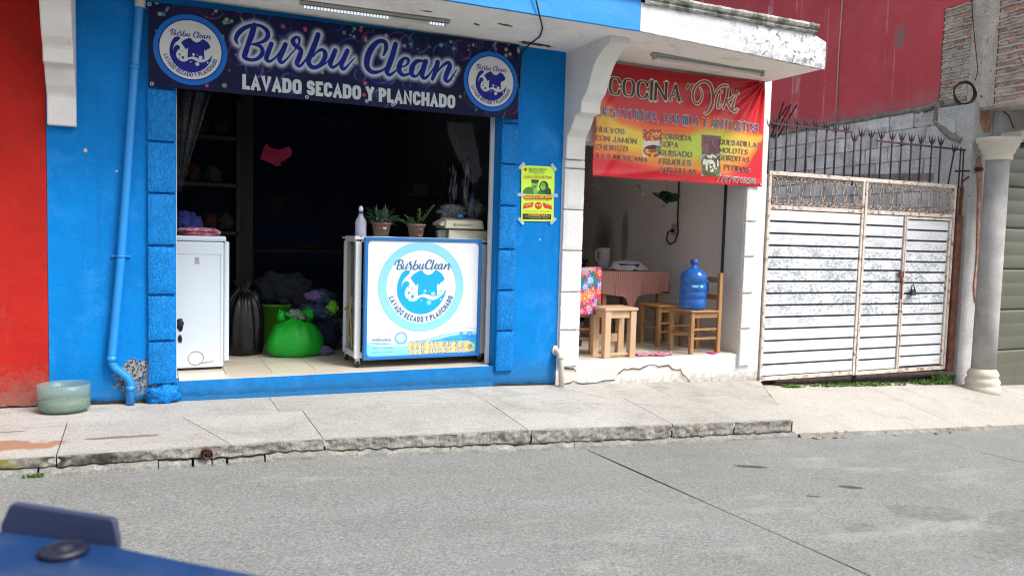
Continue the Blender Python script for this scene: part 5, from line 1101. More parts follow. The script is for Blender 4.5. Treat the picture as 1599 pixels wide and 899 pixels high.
M_cyan = pm('pale_cyan_ink', (.24, .60, .74, 1), .35, .03, 4, 0); M_sw = pm('white_ink', (.72, .75, .79, 1), .35, .02, 4, 0); M_cb = pm('bright_cyan_blue_ink', (.0, .36, .74, 1), .35, .03, 4, 0); M_db = pm('steel_blue_ink', (.012, .14, .30, 1), .35, .03, 4, 0); M_yel = pm('sand_yellow_ink', (.66, .54, .22, 1), .4, .05, 4, 0); M_wa = pm('green_app_ink', (.01, .20, .08, 1), .4)
ce = P(*z10(403, 358), SY); R = (P(*z10(403+272, 358), SY)-P(*z10(403-272, 358), SY)).length/2; XS = plane(SY)
m = MB(); disc(m, ce.x, ce.z, R, R, XS, .0025, 0, 64, .815); m.build('sign_ring', M_cyan, sp)
m = MB(); emblem(m, ce.x, ce.z, R, XS, .003, 0, 1); m.build('sign_emblem', [M_cb, M_cyan], sp)
m = MB(); put_script(m, ce.x-.63*R, ce.z+.385*R, 1.40*R, SY, .004, .95, 0, None, .055); m.build('script_lettering', M_db, sp)
m = MB(); arc_text(m, 'LAVADO SECADO Y PLANCHADO', ce.x, ce.z, .79*R, 197, 343, .125*R, .19, SY, .003, narrow=.85, track=.2); m.build('lettering', M_db, sp)
m = MB(); q = [P(*z10(x, y), SY) for x, y in ((312, 712), (700, 700), (738, 722), (738, 762), (690, 772), (322, 790), (330, 765), (308, 755), (325, 735))]; poly(m, [(p.x, p.z) for p in q], XS, .0025); m.build('yellow_band', M_yel, sp)
sl = dict(par=sp, Y=SY, disp=lambda x, z: 0, zf=z10, serif=False)
dline(M_sw, M_db, '776 111 95 34', (335, 738), (672, 732), 31, .13, ow=.0065, track=.26, **sl); dline(M_sw, M_db, '776 102 31 67', (335, 780), (672, 774), 31, .13, ow=.0065, track=.26, **sl)
dline(M_db, None, 'HORARIO', (86, 704), (206, 704), 15, .18, **sl); dline(M_db, None, 'LUNES A SABADO', (88, 724), (200, 722), 10, .12, **sl); dline(M_db, None, '09:00 AM A 02:00 PM', (88, 752), (215, 750), 9, .12, **sl); dline(M_db, None, '04:00 PM A 07:00 PM', (84, 780), (215, 776), 9, .12, **sl)
a = P(*z10(710, 738), SY); m = MB(); disc(m, a.x, a.z, .022, .022, XS, .0035, 0); disc(m, a.x, a.z, .019, .019, XS, .0042, 1, 30, .86); ribbon(m, [(a.x-.008, a.z+.008, .006), (a.x-.006, a.z-.002, .004), (a.x+.002, a.z-.007, .004), (a.x+.009, a.z-.007, .006)], XS, .0043, 'round', 1); m.build('app_icon', [M_wa, M_sw], sp)
# things on the counter
CT = 1.20
a = P(563, 370, .30); bt = thing('spray_bottle', (a.x, .30, CT), 'clear bottle of lilac liquid with a white cap at the left end of the counter', 'bottle')
M_clear = pm('milky_clear_plastic', (.62, .64, .72, 1), .2, .03, 5, 0, alpha=.5); M_lilac = pm('lilac_liquid', (.36, .34, .62, 1), .2, .03, 5, 0); M_wp = pm('white_plastic', (.68, .69, .70, 1), .35, .03, 5, 0); M_bp = pm('royal_blue_plastic', (.02, .06, .38, 1), .35)
m = MB(); m.lathe((a.x, .30, CT), [(.042, 0), (.046, .006), (.046, .12), (.040, .145), (.020, .175), (.017, .20)], 24); m.build('bottle_body', M_clear, bt)
m = MB(); m.lathe((a.x, .30, CT+.002), [(.0, 0), (.043, .002), (.043, .098), (.0, .099)], 24); m.build('liquid', M_lilac, bt)
m = MB(); m.lathe((a.x, .30, CT+.195), [(.020, 0), (.020, .018)], 16); m.build('collar', M_bp, bt); m = MB(); m.lathe((a.x, .30, CT+.213), [(.017, 0), (.019, .02), (.015, .035), (.008, .045)], 16); m.build('cap', M_wp, bt)
def pot_paint(sd_):
    def f(N, c, p): return c
    return f
M_terra = pm('painted_terracotta', (.21, .13, .10, 1), .6, .15, 8, .1); M_soil = pm('potting_soil', (.03, .02, .015, 1), 1, .3, 30, .5); M_leafA = pm('grey_green_aloe_leaf', (.06, .11, .07, 1), .5, .25, 10, 0); M_leafB = pm('fresh_green_leaf', (.11, .20, .07, 1), .5, .25, 10, 0)
M_flowr = pm('orange_red_flower_paint', (.45, .10, .03, 1), .5); M_creamp = pm('cream_flower_paint', (.6, .5, .38, 1), .5); M_greenp = pm('green_leaf_paint', (.05, .12, .04, 1), .5)
def pot(px, Y, r, h, label, sq=False):
    a = P(px, 370, Y); t = thing('flower_pot', (a.x, Y, CT+.004), label, 'potted plant', 'potted plants on the counter')
    m = MB(); m.lathe((a.x, Y, CT+.004), [(r*.72, 0), (r*.95, h*.85), (r*1.06, h*.86), (r*1.06, h), (r*.93, h), (r*.9, h*.9)], 28); m.build('pot', M_terra, t)
    m = MB(); m.lathe((a.x, Y, CT+.004), [(r*.92, h*.9), (.001, h*.93)], 20); m.build('soil', M_soil, t)
    return t, a.x
def on_pot(t, x, Y, r, h, ang, v, rx, mat, petals=5):
    m = MB(); rr = r*(.72+.23*v)+.002
    def S(u, w): A = ang+u/rr; return (x+math.sin(A)*rr, Y-math.cos(A)*rr, CT+.004+v*h+w)
    if petals:
        for k in range(petals): q = 2*math.pi*k/petals; m.add([S(rx*.6*math.cos(q)+rx*.5*math.cos(b), rx*.6*math.sin(q)+rx*.5*math.sin(b)) for b in [i*math.pi/4 for i in range(8)]], [tuple(range(8))])
    else: m.add([S(rx*math.cos(b)*1.0, rx*.6*math.sin(b)) for b in [i*math.pi/4 for i in range(8)]], [tuple(range(8))])
    m.build('painted_flower', mat, t)
t, x = pot(595, .34, .082, .125, 'round painted pot with a spiky aloe standing on a white saucer on the counter')
on_pot(t, x, .34, .082, .125, -.5, .68, .018, M_flowr); on_pot(t, x, .34, .082, .125, .15, .68, .019, M_creamp); on_pot(t, x, .34, .082, .125, -.1, .3, .03, M_greenp, 0); on_pot(t, x, .34, .082, .125, .55, .4, .028, M_greenp, 0); on_pot(t, x, .34, .082, .125, -.6, .3, .025, M_greenp, 0)
m = MB(); random.seed(11)
for k in range(120):
    A = random.random()*6.283; L = random.uniform(.10, .19); el = random.uniform(.1, 1.2); w = .011; d = Vector((math.cos(A)*math.cos(el), math.sin(A)*math.cos(el), math.sin(el))); q = Vector((-math.sin(A), math.cos(A), 0))*w
    o = Vector((x+random.uniform(-.04, .04), .34+random.uniform(-.04, .04), CT+.12+random.uniform(0, .03))); drop = Vector((0, 0, -.05*math.cos(el)))
    p1 = o+d*L*.5; p2 = o+d*L+drop; up = Vector((0, 0, .004)); m.add([o-q*.7, o+q*.7, p1+q, p1-q, p2, o-up, p1-up*2], [(0, 1, 2, 3), (3, 2, 4), (5, 0, 3, 6), (1, 5, 6, 2), (6, 3, 4), (2, 6, 4)])
m.build('aloe_leaves', M_leafA, t)
a = P(595, 371, .32); m = MB(); m.lathe((x, .30, CT+.0), [(.05, .0), (.085, .004), (.094, .012), (.09, .012), (.05, .005)], 28); tag(m.build('saucer', M_wp), 'flat white saucer under the aloe pot', 'saucer')
t, x = pot(649.5, .32, .078, .12, 'brown painted pot with a small leafy plant, right of the aloe')
on_pot(t, x, .32, .078, .12, .35, .72, .017, M_flowr); on_pot(t, x, .32, .078, .12, -.25, .68, .02, M_greenp, 0); m = MB(); on_pot(t, x, .32, .078, .12, .32, .25, .022, M_flowr, 0)
m = MB(); random.seed(5)
def leaflet(m, o, A, el, L, w):
    d = Vector((math.cos(A)*math.cos(el), math.sin(A)*math.cos(el), math.sin(el))); q = Vector((-math.sin(A), math.cos(A), 0))*w
    p1 = o+d*L*.5; p2 = o+d*L; m.add([o, p1+q, p2, p1-q, p1+Vector((0, 0, .004))], [(0, 1, 4), (1, 2, 4), (2, 3, 4), (3, 0, 4)])
for (bx, lean, H, n) in ((-.055, -.25, .075, 22), (-.03, -.1, .06, 18), (.02, .1, .14, 30), (.035, .55, .17, 34), (-.075, -.5, .05, 16)):
    for k in range(n):
        f_ = k/n; o = Vector((x+bx*.6+lean*.12*f_**1.2*2, .32+random.uniform(-.01, .01), CT+.115+H*f_)); leaflet(m, o, random.random()*6.28, random.uniform(-.2, .8), random.uniform(.018, .032), .009)
    m.tube([(x+bx*.6, .32, CT+.10), (x+bx*.6+lean*.24, .32, CT+.115+H)], .002, 4)
m.build('leafy_stems', M_leafB, t)
a = P(688, 371, .30); m = MB(); random.seed(2)
for i in range(7):
    for (x0, y0, x1, y1) in ((-.033, -.025, .033, -.025), (-.033, .025, .033, .025)):
        xx = x0+(x1-x0)*i/6; m.bar((a.x+xx, .30+y0, CT), (a.x+xx, .30+y0, CT+.075), .003)
for i in range(5):
    zz = CT+.002+.073*i/4
    m.bar((a.x-.034, .275, zz), (a.x+.034, .275, zz), .003); m.bar((a.x-.034, .325, zz), (a.x+.034, .325, zz), .003); m.bar((a.x-.034, .275, zz), (a.x-.034, .325, zz), .003); m.bar((a.x+.034, .275, zz), (a.x+.034, .325, zz), .003)
m.box(a.x-.028, a.x+.028, .28, .32, CT, CT+.06); tag(m.build('wire_basket', pm('dull_steel_wire', (.22, .26, .27, 1), .4, .1, 5, 0, metal=.3)), 'small grey wire basket between the brown pot and the cream machines', 'basket')
M_cplast = pm('yellowed_cream_plastic', (.50, .47, .36, 1), .45, .05, 4, .03)
x0, x1 = P(699, 370, .28).x, P(762, 370, .28).x
mc = thing('cream_machine', ((x0+x1)/2, .38, CT), 'low cream plastic machine base at the right end of the counter', 'machine'); m = MB(); m.hexa([(x0, .26, CT), (x1, .26, CT), (x1+.01, .50, CT), (x0, .50, CT), (x0+.01, .275, CT+.085), (x1, .275, CT+.082), (x1, .50, CT+.09), (x0+.01, .50, CT+.09)]); m.build('casing', M_cplast, mc, bevel=.008)
m = MB(); m.tube([(x0+.06, .252, CT+.085), (x0+.12, .25, CT+.07), (x0+.2, .252, CT+.078), (x0+.26, .255, CT+.085)], .003, 5); m.build('cord', M_lamp, mc)
x2, x3 = P(690, 355, .28).x, P(755, 355, .28).x
mc = thing('cream_printer', ((x2+x3)/2, .38, CT+.09), 'cream plastic office machine with a sloped top stacked on the lower cream machine', 'machine')
m = MB(); m.hexa([(x2+.02, .25, CT+.094), (x3, .25, CT+.094), (x3, .50, CT+.094), (x2+.02, .50, CT+.094), (x2+.03, .27, CT+.165), (x3-.01, .27, CT+.17), (x3-.01, .50, CT+.20), (x2+.07, .50, CT+.20)]); m.hexa([(x2-.02, .28, CT+.12), (x2+.05, .28, CT+.105), (x2+.05, .48, CT+.105), (x2-.02, .48, CT+.12), (x2-.02, .29, CT+.135), (x2+.06, .28, CT+.175), (x2+.06, .48, CT+.185), (x2-.02, .48, CT+.14)]); m.build('casing', M_cplast, mc, bevel=.012)
m = MB(); m.box(x2+.14, x2+.27, .247, .252, CT+.128, CT+.136); m.box(x2+.10, x2+.125, .247, .252, CT+.122, CT+.14); m.build('control_strip', M_lamp, mc)
M_film = pm('clear_crinkled_film', (.35, .37, .40, 1), .12, .1, 30, .6, 25, alpha=.2)
m = MB(); m.blob((x2+.14, .42, CT+.25), (.12, .08, .06), .5, 5, 3, 30, crease=.5); m.blob((x3-.03, .42, CT+.28), (.08, .06, .08), .6, 6, 6, 26, crease=.6); tag(m.build('plastic_bags', M_film), 'crumpled clear plastic bags heaped on top of the cream machines', 'plastic bag')
a = P(717, 331, .38); m = MB(); m.lathe((a.x, .36, CT+.195), [(.03, 0), (.03, .02), (.02, .025)], 16); tag(m.build('tape_roll', pm('sky_blue_plastic', (.05, .20, .6, 1), .4)), 'small blue lid lying on top of the upper cream machine', 'lid')
# ================================================================== LAUNDRY INTERIOR
M_wash = pm('white_enamel', (.58, .66, .74, 1), .3, .03, 2, .02, 40, layers=[((.22, .13, .08, 1), 24, .73, .77, (1, 1, .4))])
wz = P(310, 377, .45).z
ws = thing('washing_machine', (.2, .72, .135), 'white top loading washing machine with a rust ring at the left of the opening', 'washing machine')
m = MB(); m.box(-.02, .612, .42, .98, .150, wz); m.build('cabinet', M_wash, ws, bevel=.012)
m = MB(); m.box(.616, .655, .44, .99, .19, wz+.005); m.build('front_panel', M_wash, ws, bevel=.014)
m = MB(); m.box(-.03, .63, .41, 1.0, wz+.003, wz+.045); m.build('top_lid', M_wash, ws, bevel=.016)
m = MB(); m.box(0, .6, .44, .96, .132, .150); m.build('base', M_black, ws)
m = MB(); m.box(.20, .600, .4185, .4195, wz-.10, wz-.097); m.box(.585, .588, .4185, .4195, .2, wz-.10); m.build('panel_seam', M_lamp, ws)
a = P(306, 559, .418); m = MB(); disc(m, a.x, a.z, .058, .055, plane(.418), .001, 0, 40, .93); m.add([(a.x+.02, .4165, a.z-.045), (a.x+.13, .4165, a.z-.03), (a.x+.13, .4165, a.z-.026), (a.x+.02, .4165, a.z-.04)], [(0, 1, 2, 3)]); m.build('rust_ring', pm('rust_stain', (.30, .17, .08, 1), .8), ws, solid=.0005)
a = P(308, 408, .418); m = MB(); m.box(a.x-.014, a.x+.014, .4155, .4195, a.z+.004, a.z+.03); m.box(a.x-.016, a.x+.018, .4155, .4195, a.z-.016, a.z-.004); m.build('badge', M_lamp, ws)
a = P(283, 506, .418); m = MB(); m.blob((a.x-.006, .415, a.z), (.025, .01, .045), .5, 5, 4, 14); m.blob((a.x-.008, .415, a.z-.11), (.013, .008, .03), .5, 5, 5, 12); m.build('broken_fitting', M_black, ws)
M_bluet = pm('royal_blue_towel', (.018, .03, .17, 1), 1, .3, 20, .8, 90); M_pinkt = pm('patterned_pink_towel', (.42, .10, .18, 1), 1, .2, 20, .8, 90, layers=[((.6, .4, .42, 1), 14, .5, .58, None), ((.30, .02, .08, 1), 10, .55, .62, None)])
a = P(293, 350, .55); m = MB(); m.blob((a.x, .60, wz+.13), (.12, .12, .085), .35, 3, 2, 30, crease=.3); m.blob((a.x-.03, .62, wz+.19), (.06, .08, .05), .3, 3, 5, 20, crease=.3); tag(m.build('towel', M_bluet), 'bunched royal blue towel on top of the pink towel on the washing machine', 'towel')
m = MB(); a = P(310, 366, .5); m.blob((a.x-.02, .58, wz+.085), (.18, .15, .030), .12, 3, 8, 30, crease=.15); m.blob((a.x+.0, .57, wz+.058), (.17, .15, .022), .12, 3, 9, 30, crease=.15); m.tube([(a.x+.10, .50, wz+.09), (a.x+.15, .52, wz+.075), (a.x+.10, .54, wz+.06)], .02, 10); tag(m.build('towel', M_pinkt), 'folded pink patterned towel lying on the washing machine lid', 'towel')
M_bag = pm('shiny_black_bin_bag', (.006, .006, .007, 1), .34, .1, 5, .5, 25, spec=.3)
a = PZ(372, 556, .13); m = MB(); m.sack((a.x+.05, a.y+.12, .132), [(.12, .0, 0), (.16, .01, .2), (.18, .08, .5), (.185, .2, .8), (.18, .33, 1), (.165, .43, 1.2), (.135, .50, 1.8), (.08, .545, 2.6), (.04, .57, 3), (.05, .60, 3.5), (.07, .64, 4)], 13, .14, 8, .9); tag(m.build('bin_bag', M_bag), 'full shiny black bin bag standing just right of the washing machine', 'bag')
M_gbin = pm('green_bin_plastic', (.07, .30, .02, 1), .4, .05, 5, .03); M_denim = pm('dark_slate_cloth', (.018, .023, .034, 1), 1, .25, 12, .6, 60)
a = PZ(433, 535, .13); bx, by = a.x, a.y
bn = thing('laundry_bin', (bx, by, .13), 'tapered green plastic laundry bin heaped with dark clothes', 'bin')
m = MB(); m.lathe((bx, by, .132), [(.155, 0), (.165, .02), (.195, .36), (.21, .365), (.21, .39), (.195, .39), (.19, .36), (.15, .03)], 32, 0, True, 1, .8); m.build('bin_body', M_gbin, bn)
m = MB(); m.blob((bx+.04, by-.02, .13+.52), (.31, .2, .17), .3, 3, 4, 44, crease=.35); m.blob((bx+.20, by-.12, .13+.44), (.11, .10, .14), .3, 3, 7, 26, crease=.35); m.blob((bx-.2, by, .13+.42), (.10, .1, .10), .3, 3, 9, 26, crease=.35); tag(m.build('clothes_heap', M_denim), 'heap of slate blue clothes piled in the green bin', 'clothes')
m = MB(); m.blob((bx-.22, by-.08, .13+.47), (.06, .05, .045), .3, 3, 14, 18, crease=.3); tag(m.build('cloth', pm('teal_cloth', (.01, .10, .12, 1), 1)), 'small teal cloth at the left edge of the slate clothes heap', 'cloth')
M_gbag = pm('bright_green_bag_plastic', (.008, .31, .022, 1), .5, .10, 5, .7, 9, spec=.3)
a = PZ(466, 559, .13); gx, gy = a.x, a.y+.17
gb = thing('green_bag', (gx, gy, .13), 'bright green tied plastic bag of laundry in front of the green bin', 'bag')
m = MB(); m.sack((gx, gy, .132), [(.12, .0, 0), (.20, .006, .05), (.235, .04, .12), (.245, .10, .25), (.235, .16, .4), (.215, .21, .7), (.185, .255, 1.1), (.15, .285, 1.8), (.095, .305, 2.6), (.05, .32, 3), (.045, .335, 3), (.07, .355, 3.5), (.085, .38, 4), (.06, .375, 4)], 9, .055, 4, .8); m.build('bag_body', M_gbag, gb)
m = MB(); m.blob((gx-.12, gy, .13+.35), (.035, .03, .055), .5, 5, 3, 18, crease=.5); m.build('bag_handle', M_gbag, gb); m = MB(); m.blob((gx+.11, gy, .13+.36), (.06, .04, .06), .5, 5, 4, 22, crease=.5); m.build('bag_handle', M_gbag, gb)
m = MB(); m.blob((gx-.01, gy-.02, .13+.37), (.055, .05, .045), .5, 5, 6, 20, crease=.5); m.blob((gx+.05, gy-.02, .13+.345), (.06, .04, .03), .5, 5, 7, 20, crease=.5); m.build('laundry', pm('grey_printed_cloth', (.25, .25, .26, 1), 1, .3, 30, .5, 60, layers=[((.03, .03, .035, 1), 30, .5, .56, None)]), gb)
M_cl = [pm('navy_polka_cloth', (.008, .009, .03, 1), 1, .2, 20, .5, 60, layers=[((.25, .26, .32, 1), 75, .70, .74, None)]), pm('steel_blue_cloth', (.028, .05, .10, 1), 1, .3, 12, .6, 60), pm('lilac_cloth', (.14, .10, .30, 1), 1, .3, 12, .6, 60, layers=[((.3, .12, .25, 1), 14, .52, .6, None)]), pm('lime_cloth', (.16, .42, .02, 1), 1, .2, 12, .6, 60), pm('dusty_violet_cloth', (.13, .11, .22, 1), 1, .3, 12, .6, 60)]
a = PZ(505, 552, .13); cx, cy = a.x, a.y+.1
for (dx, dy, z, r, k, lb) in ((.03, .05, .16, (.16, .14, .16), 0, 'navy spotted clothes at the bottom of the pile left of the counter'), (0, .05, .38, (.19, .15, .09), 1, 'steel blue clothes in the middle of the pile left of the counter'), (.0, .04, .50, (.14, .12, .075), 1, 'steel blue garment near the top of the pile left of the counter'), (-.06, .0, .52, (.10, .08, .05), 2, 'lilac printed garment on top of the pile left of the counter'), (.09, -.06, .42, (.055, .06, .065), 3, 'small lime green garment tucked in the pile left of the counter'), (-.01, -.16, .035, (.09, .08, .05), 4, 'dusty violet rag on the tiles at the foot of the clothes pile')):
    m = MB(); m.blob((cx+dx, cy+dy, .13+z), r, .3, 3, int(z*100), 34, crease=.35, flat=-z+.002 if z < .2 else None); tag(m.build('garment', M_cl[k]), lb, 'clothes')
# dim back of the laundry
m = MB(); Yb = 2.2; q = [P(x, y, Yb) for x, y in ((406, 248), (412, 232), (416, 223), (421, 230), (436, 234), (451, 229), (456, 235), (455, 243), (444, 252), (437, 254), (440, 258), (429, 260), (426, 256), (416, 252))]
m.prism([(p.x, Yb+.01*math.sin(i*2.1), p.z) for i, p in enumerate(q)], (0, .012, 0)); tag(m.build('pink_cloth', pm('hot_pink_cloth', (.50, .028, .10, 1), .8, .15, 14, .4, 60)), 'small hot pink cloth pinned up in the dark laundry room', 'cloth')
m = MB(); m.box(.90, 1.02, 1.95, 2.05, .13, 2.7); tag(m.build('partition_post', M_dshelf), 'dark upright post left of the pink cloth inside the laundry', 'post')
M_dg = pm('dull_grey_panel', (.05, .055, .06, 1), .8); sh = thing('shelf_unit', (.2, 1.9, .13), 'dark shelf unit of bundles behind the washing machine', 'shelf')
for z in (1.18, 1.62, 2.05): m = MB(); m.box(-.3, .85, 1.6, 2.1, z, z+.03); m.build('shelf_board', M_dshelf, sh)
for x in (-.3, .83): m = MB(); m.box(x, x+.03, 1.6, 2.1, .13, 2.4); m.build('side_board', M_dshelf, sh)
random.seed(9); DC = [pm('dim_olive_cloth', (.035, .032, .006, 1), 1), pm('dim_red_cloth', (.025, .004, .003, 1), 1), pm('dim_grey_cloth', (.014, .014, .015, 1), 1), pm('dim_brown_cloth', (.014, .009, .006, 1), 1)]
for z, xs in ((1.65, (.28, .45, .62)), (2.08, (.36, .52, .7)), (1.21, (.40, .6, .75))):
    for i, x in enumerate(xs):
        k = (i+int(z*10)) % 4 if z < 2 else (0, 1, 3)[i]
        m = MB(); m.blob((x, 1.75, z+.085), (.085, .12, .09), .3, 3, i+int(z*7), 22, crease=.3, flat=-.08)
        tag(m.build('bundle', DC[k]), 'dim %s on the %s board of the dark shelf, %s' % (['olive bundle', 'dull red bundle', 'grey bundle', 'brown bundle'][k], {1.65: 'middle', 2.08: 'top', 1.21: 'bottom'}[z], ('leftmost', 'in the middle', 'rightmost')[i]), 'bundle')
tbk = thing('work_table', (1.9, 3.2, .13), 'dark work table at the back of the laundry room', 'table'); m = MB(); m.box(1.1, 2.9, 2.9, 3.5, .98, 1.02); m.build('table_top', M_dshelf, tbk)
for x in (1.12, 2.86): m = MB(); m.box(x, x+.04, 2.92, 2.96, .13, .98); m.build('leg', M_dshelf, tbk)
m = MB(); a = P(433, 322, 3.0); m.prism([(a.x-.06, 3.0, a.z+.13), (a.x+.09, 3.0, a.z+.12), (a.x+.03, 3.0, a.z-.10), (a.x-.08, 3.0, a.z-.08)], (0, .02, 0)); tag(m.build('white_cloth', DC[2]), 'greyish cloth hanging above the back work table', 'cloth')
for px, w in ((345+130, .12), (500, .1), (530, .14)):
    a = P(px, 362, 3.0); m = MB(); m.blob((a.x, 3.05, 1.05), (w, .1, .035), .3, 3, px, 20, flat=-.03); tag(m.build('folded_cloth', DC[2]), 'dim grey folded cloth on the back table, %s' % {475: 'below the hanging cloth', 500: 'the smallest of three', 530: 'nearest the bottle'}[px], 'cloth')
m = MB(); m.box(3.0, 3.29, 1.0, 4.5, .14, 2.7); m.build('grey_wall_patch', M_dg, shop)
sh = thing('wall_shelf', (2.9, 2.0, 1.55), 'dark wall shelf behind the cream machines', 'shelf'); m = MB(); m.box(2.55, 2.99, 1.8, 2.4, 1.62, 1.65); m.build('board', M_dshelf, sh)
m = MB(); m.box(2.62, 2.78, 1.85, 2.1, 1.651, 1.75); tag(m.build('box', pm('dim_tan_card', (.045, .032, .015, 1), .9)), 'dim tan box on the dark wall shelf', 'box'); m = MB(); m.box(2.82, 2.95, 1.85, 2.1, 1.651, 1.70); tag(m.build('box', pm('dim_blue_card', (.01, .02, .07, 1), .9)), 'dim blue box on the dark wall shelf', 'box')
M_hang = pm('black_garment_cover', (.010, .011, .014, 1), .2, .3, 12, .8, 22)
for i, (x, w, lb) in enumerate(((2.66, .06, 'glossy black garment cover hanging right beside the door frame'), (2.60, .05, 'glossy black garment cover hanging second from the door frame'))):
    m = MB(); m.blob((x, .50+.15*i, 1.62), (w, .10, .32), .35, 4, i+2, 34, crease=.4); tag(m.build('garment_cover', M_hang), lb, 'garment cover')
m = MB(); m.blob((2.70, .42, 1.48), (.035, .05, .14), .4, 4, 7, 26, crease=.4); tag(m.build('garment', pm('slate_blue_garment', (.03, .05, .10, 1), .5, .3, 12, .6, 40)), 'slate blue garment hanging above the upper cream machine', 'clothes')
M_cur = pm('clear_plastic_curtain', (.55, .58, .62, 1), .14, .1, 12, .3, 15, alpha=.06)
def curtain(xa0, xa1, z1, z0, xb0, xb1, Y, label, fold=9):
    m = MB(); m.grid(lambda u, v: ((xa0+(xa1-xa0)*u)*(1-v)+(xb0+(xb1-xb0)*u)*v+.03*math.sin(v*3)*0, Y+.022*math.sin(u*fold*2)*(1-.4*v)+.008*math.sin(u*31+v*3), z1+(z0-z1)*v), 60, 24); return tag(m.build('plastic_curtain', M_cur), label, 'curtain')
curtain(.26, .50, 2.25, 1.50, .262, .285, .22, 'clear plastic curtain gathered at the left side of the laundry opening')
m = MB()
def rc_(u, v): 
    x = 2.38+.25*u+(.26-.16*u)*v**1.6; return (x, .24+.02*math.sin(u*22)+.01*math.sin(v*9), 2.2-.42*v-.10*v*(1-u))
m.grid(rc_, 60, 24); tag(m.build('plastic_curtain', M_cur), 'clear plastic curtain swept aside at the upper right of the laundry opening', 'curtain')
# ================================================================== DINER
M_wood = pm('varnished_pine', (.36, .185, .075, 1), .45, .16, 3, .12, 60, stretch=(1, 1, .15), layers=[((.18, .08, .03, 1), 26, .70, .74, None), ((.46, .26, .12, 1), 8, .55, .7, (6, 6, .4))])
M_rawwood = pm('bare_pale_pine', (.50, .33, .20, 1), .7, .14, 3, .2, 60, stretch=(1, 1, .15), layers=[((.26, .14, .08, 1), 22, .66, .72, (4, 4, .5))])
FZ = .1315
def leg(m, x, y, z0, z1, w=.045): m.box(x-w/2, x+w/2, y-w/2, y+w/2, z0, z1)
def part(nm, mat, par, *boxes, bevel=.004):
    m = MB()
    for b in boxes: m.box(*b)
    return m.build(nm, mat, par, bevel=bevel)
st = thing('wooden_stool', (4.08, .17, FZ), 'square bare pine stool at the doorway beside the flowered cloth chair', 'stool')
X0, X1, Y0, Y1 = 3.92, 4.265, .06, .33; H = .47; w = .065
for x in (X0, X1-w):
    for y in (Y0, Y1-w): part('leg', M_rawwood, st, (x, x+w, y, y+w, FZ, FZ+H-.03))
part('seat', M_rawwood, st, (X0-.01, X1+.01, Y0-.01, Y1+.01, FZ+H-.028, FZ+H))
for y in (Y0+.015, Y1-w+.015): part('rail', M_rawwood, st, (X0+w+.001, X1-w-.001, y, y+.03, FZ+H-.10, FZ+H-.03)); 
for x in (X0+.015, X1-w+.015): part('rail', M_rawwood, st, (x, x+.03, Y0+w+.001, Y1-w-.001, FZ+H-.10, FZ+H-.03))
part('stretcher', M_rawwood, st, (X0+w+.001, X1-w-.001, Y1-w+.01, Y1-.02, FZ+.12, FZ+.20)); part('stretcher', M_rawwood, st, (X0+w+.001, X1-w-.001, Y0+.02, Y0+.045, FZ+.02, FZ+.045))
def chair(nm, label, x0, x1, y0, y1, mat, H=.43, BH=.80, side='right', w=.042, back=True, grp='wooden chairs at the diner table', wide=False):
    """back on the right (+x) or the rear (+y) side"""
    c = thing(nm, ((x0+x1)/2, (y0+y1)/2, FZ), label, 'chair' if back else 'stool', grp)
    for i, x in enumerate((x0, x1-w)):
        for j, y in enumerate((y0, y1-w)):
            up = back and ((side == 'right' and i == 1) or (side == 'rear' and j == 1) or (side == 'left' and i == 0))
            part('leg', mat, c, (x, x+w, y, y+w, FZ, FZ+(BH if up else H-.022)))
    if back and side == 'right': part('seat', mat, c, (x0-.012, x1-w-.001, y0-.012, y1+.012, FZ+H-.02, FZ+H))
    elif back and side == 'left': part('seat', mat, c, (x0+w+.001, x1+.012, y0-.012, y1+.012, FZ+H-.02, FZ+H))
    else: part('seat', mat, c, (x0-.012, x1+.012, y0-.012, y1+.012 if not back else y1-w-.001, FZ+H-.02, FZ+H))
    for z in (.14, .23): 
        for y in (y0+.012, y1-w+.012): part('stretcher', mat, c, (x0+w+.001, x1-w-.001, y, y+.018, FZ+z, FZ+z+.022), bevel=.002)
    for x in (x0+.012, x1-w+.012): part('stretcher', mat, c, (x, x+.018, y0+w+.001, y1-w-.001, FZ+.18, FZ+.202), bevel=.002)
    for y in (y0+.01, y1-w+.01): part('apron', mat, c, (x0+w+.001, x1-w-.001, y, y+.02, FZ+H-.075, FZ+H-.022), bevel=.002)
    if back:
        for z in (.53, .70):
            if side in ('right', 'left'):
                xx = x1-w+.01 if side == 'right' else x0+.01; part('back_slat', mat, c, (xx, xx+.02, y0+w+.001, y1-w-.001, FZ+z, FZ+z+.055), bevel=.002)
            else: part('back_slat', mat, c, (x0+w+.001, x1-w-.001, y1-w+.01, y1-w+.03, FZ+z, FZ+z+.055), bevel=.002)
    return c
chair('wooden_chair', 'varnished pine chair carrying the big blue water jug by the right door frame', 4.90, 5.27, .05, .42, M_wood, side='right')
chair('wooden_stool', 'varnished pine stool behind the jug chair at the right end of the checked table', 4.90, 5.24, .60, .94, M_wood, back=False, grp=None)
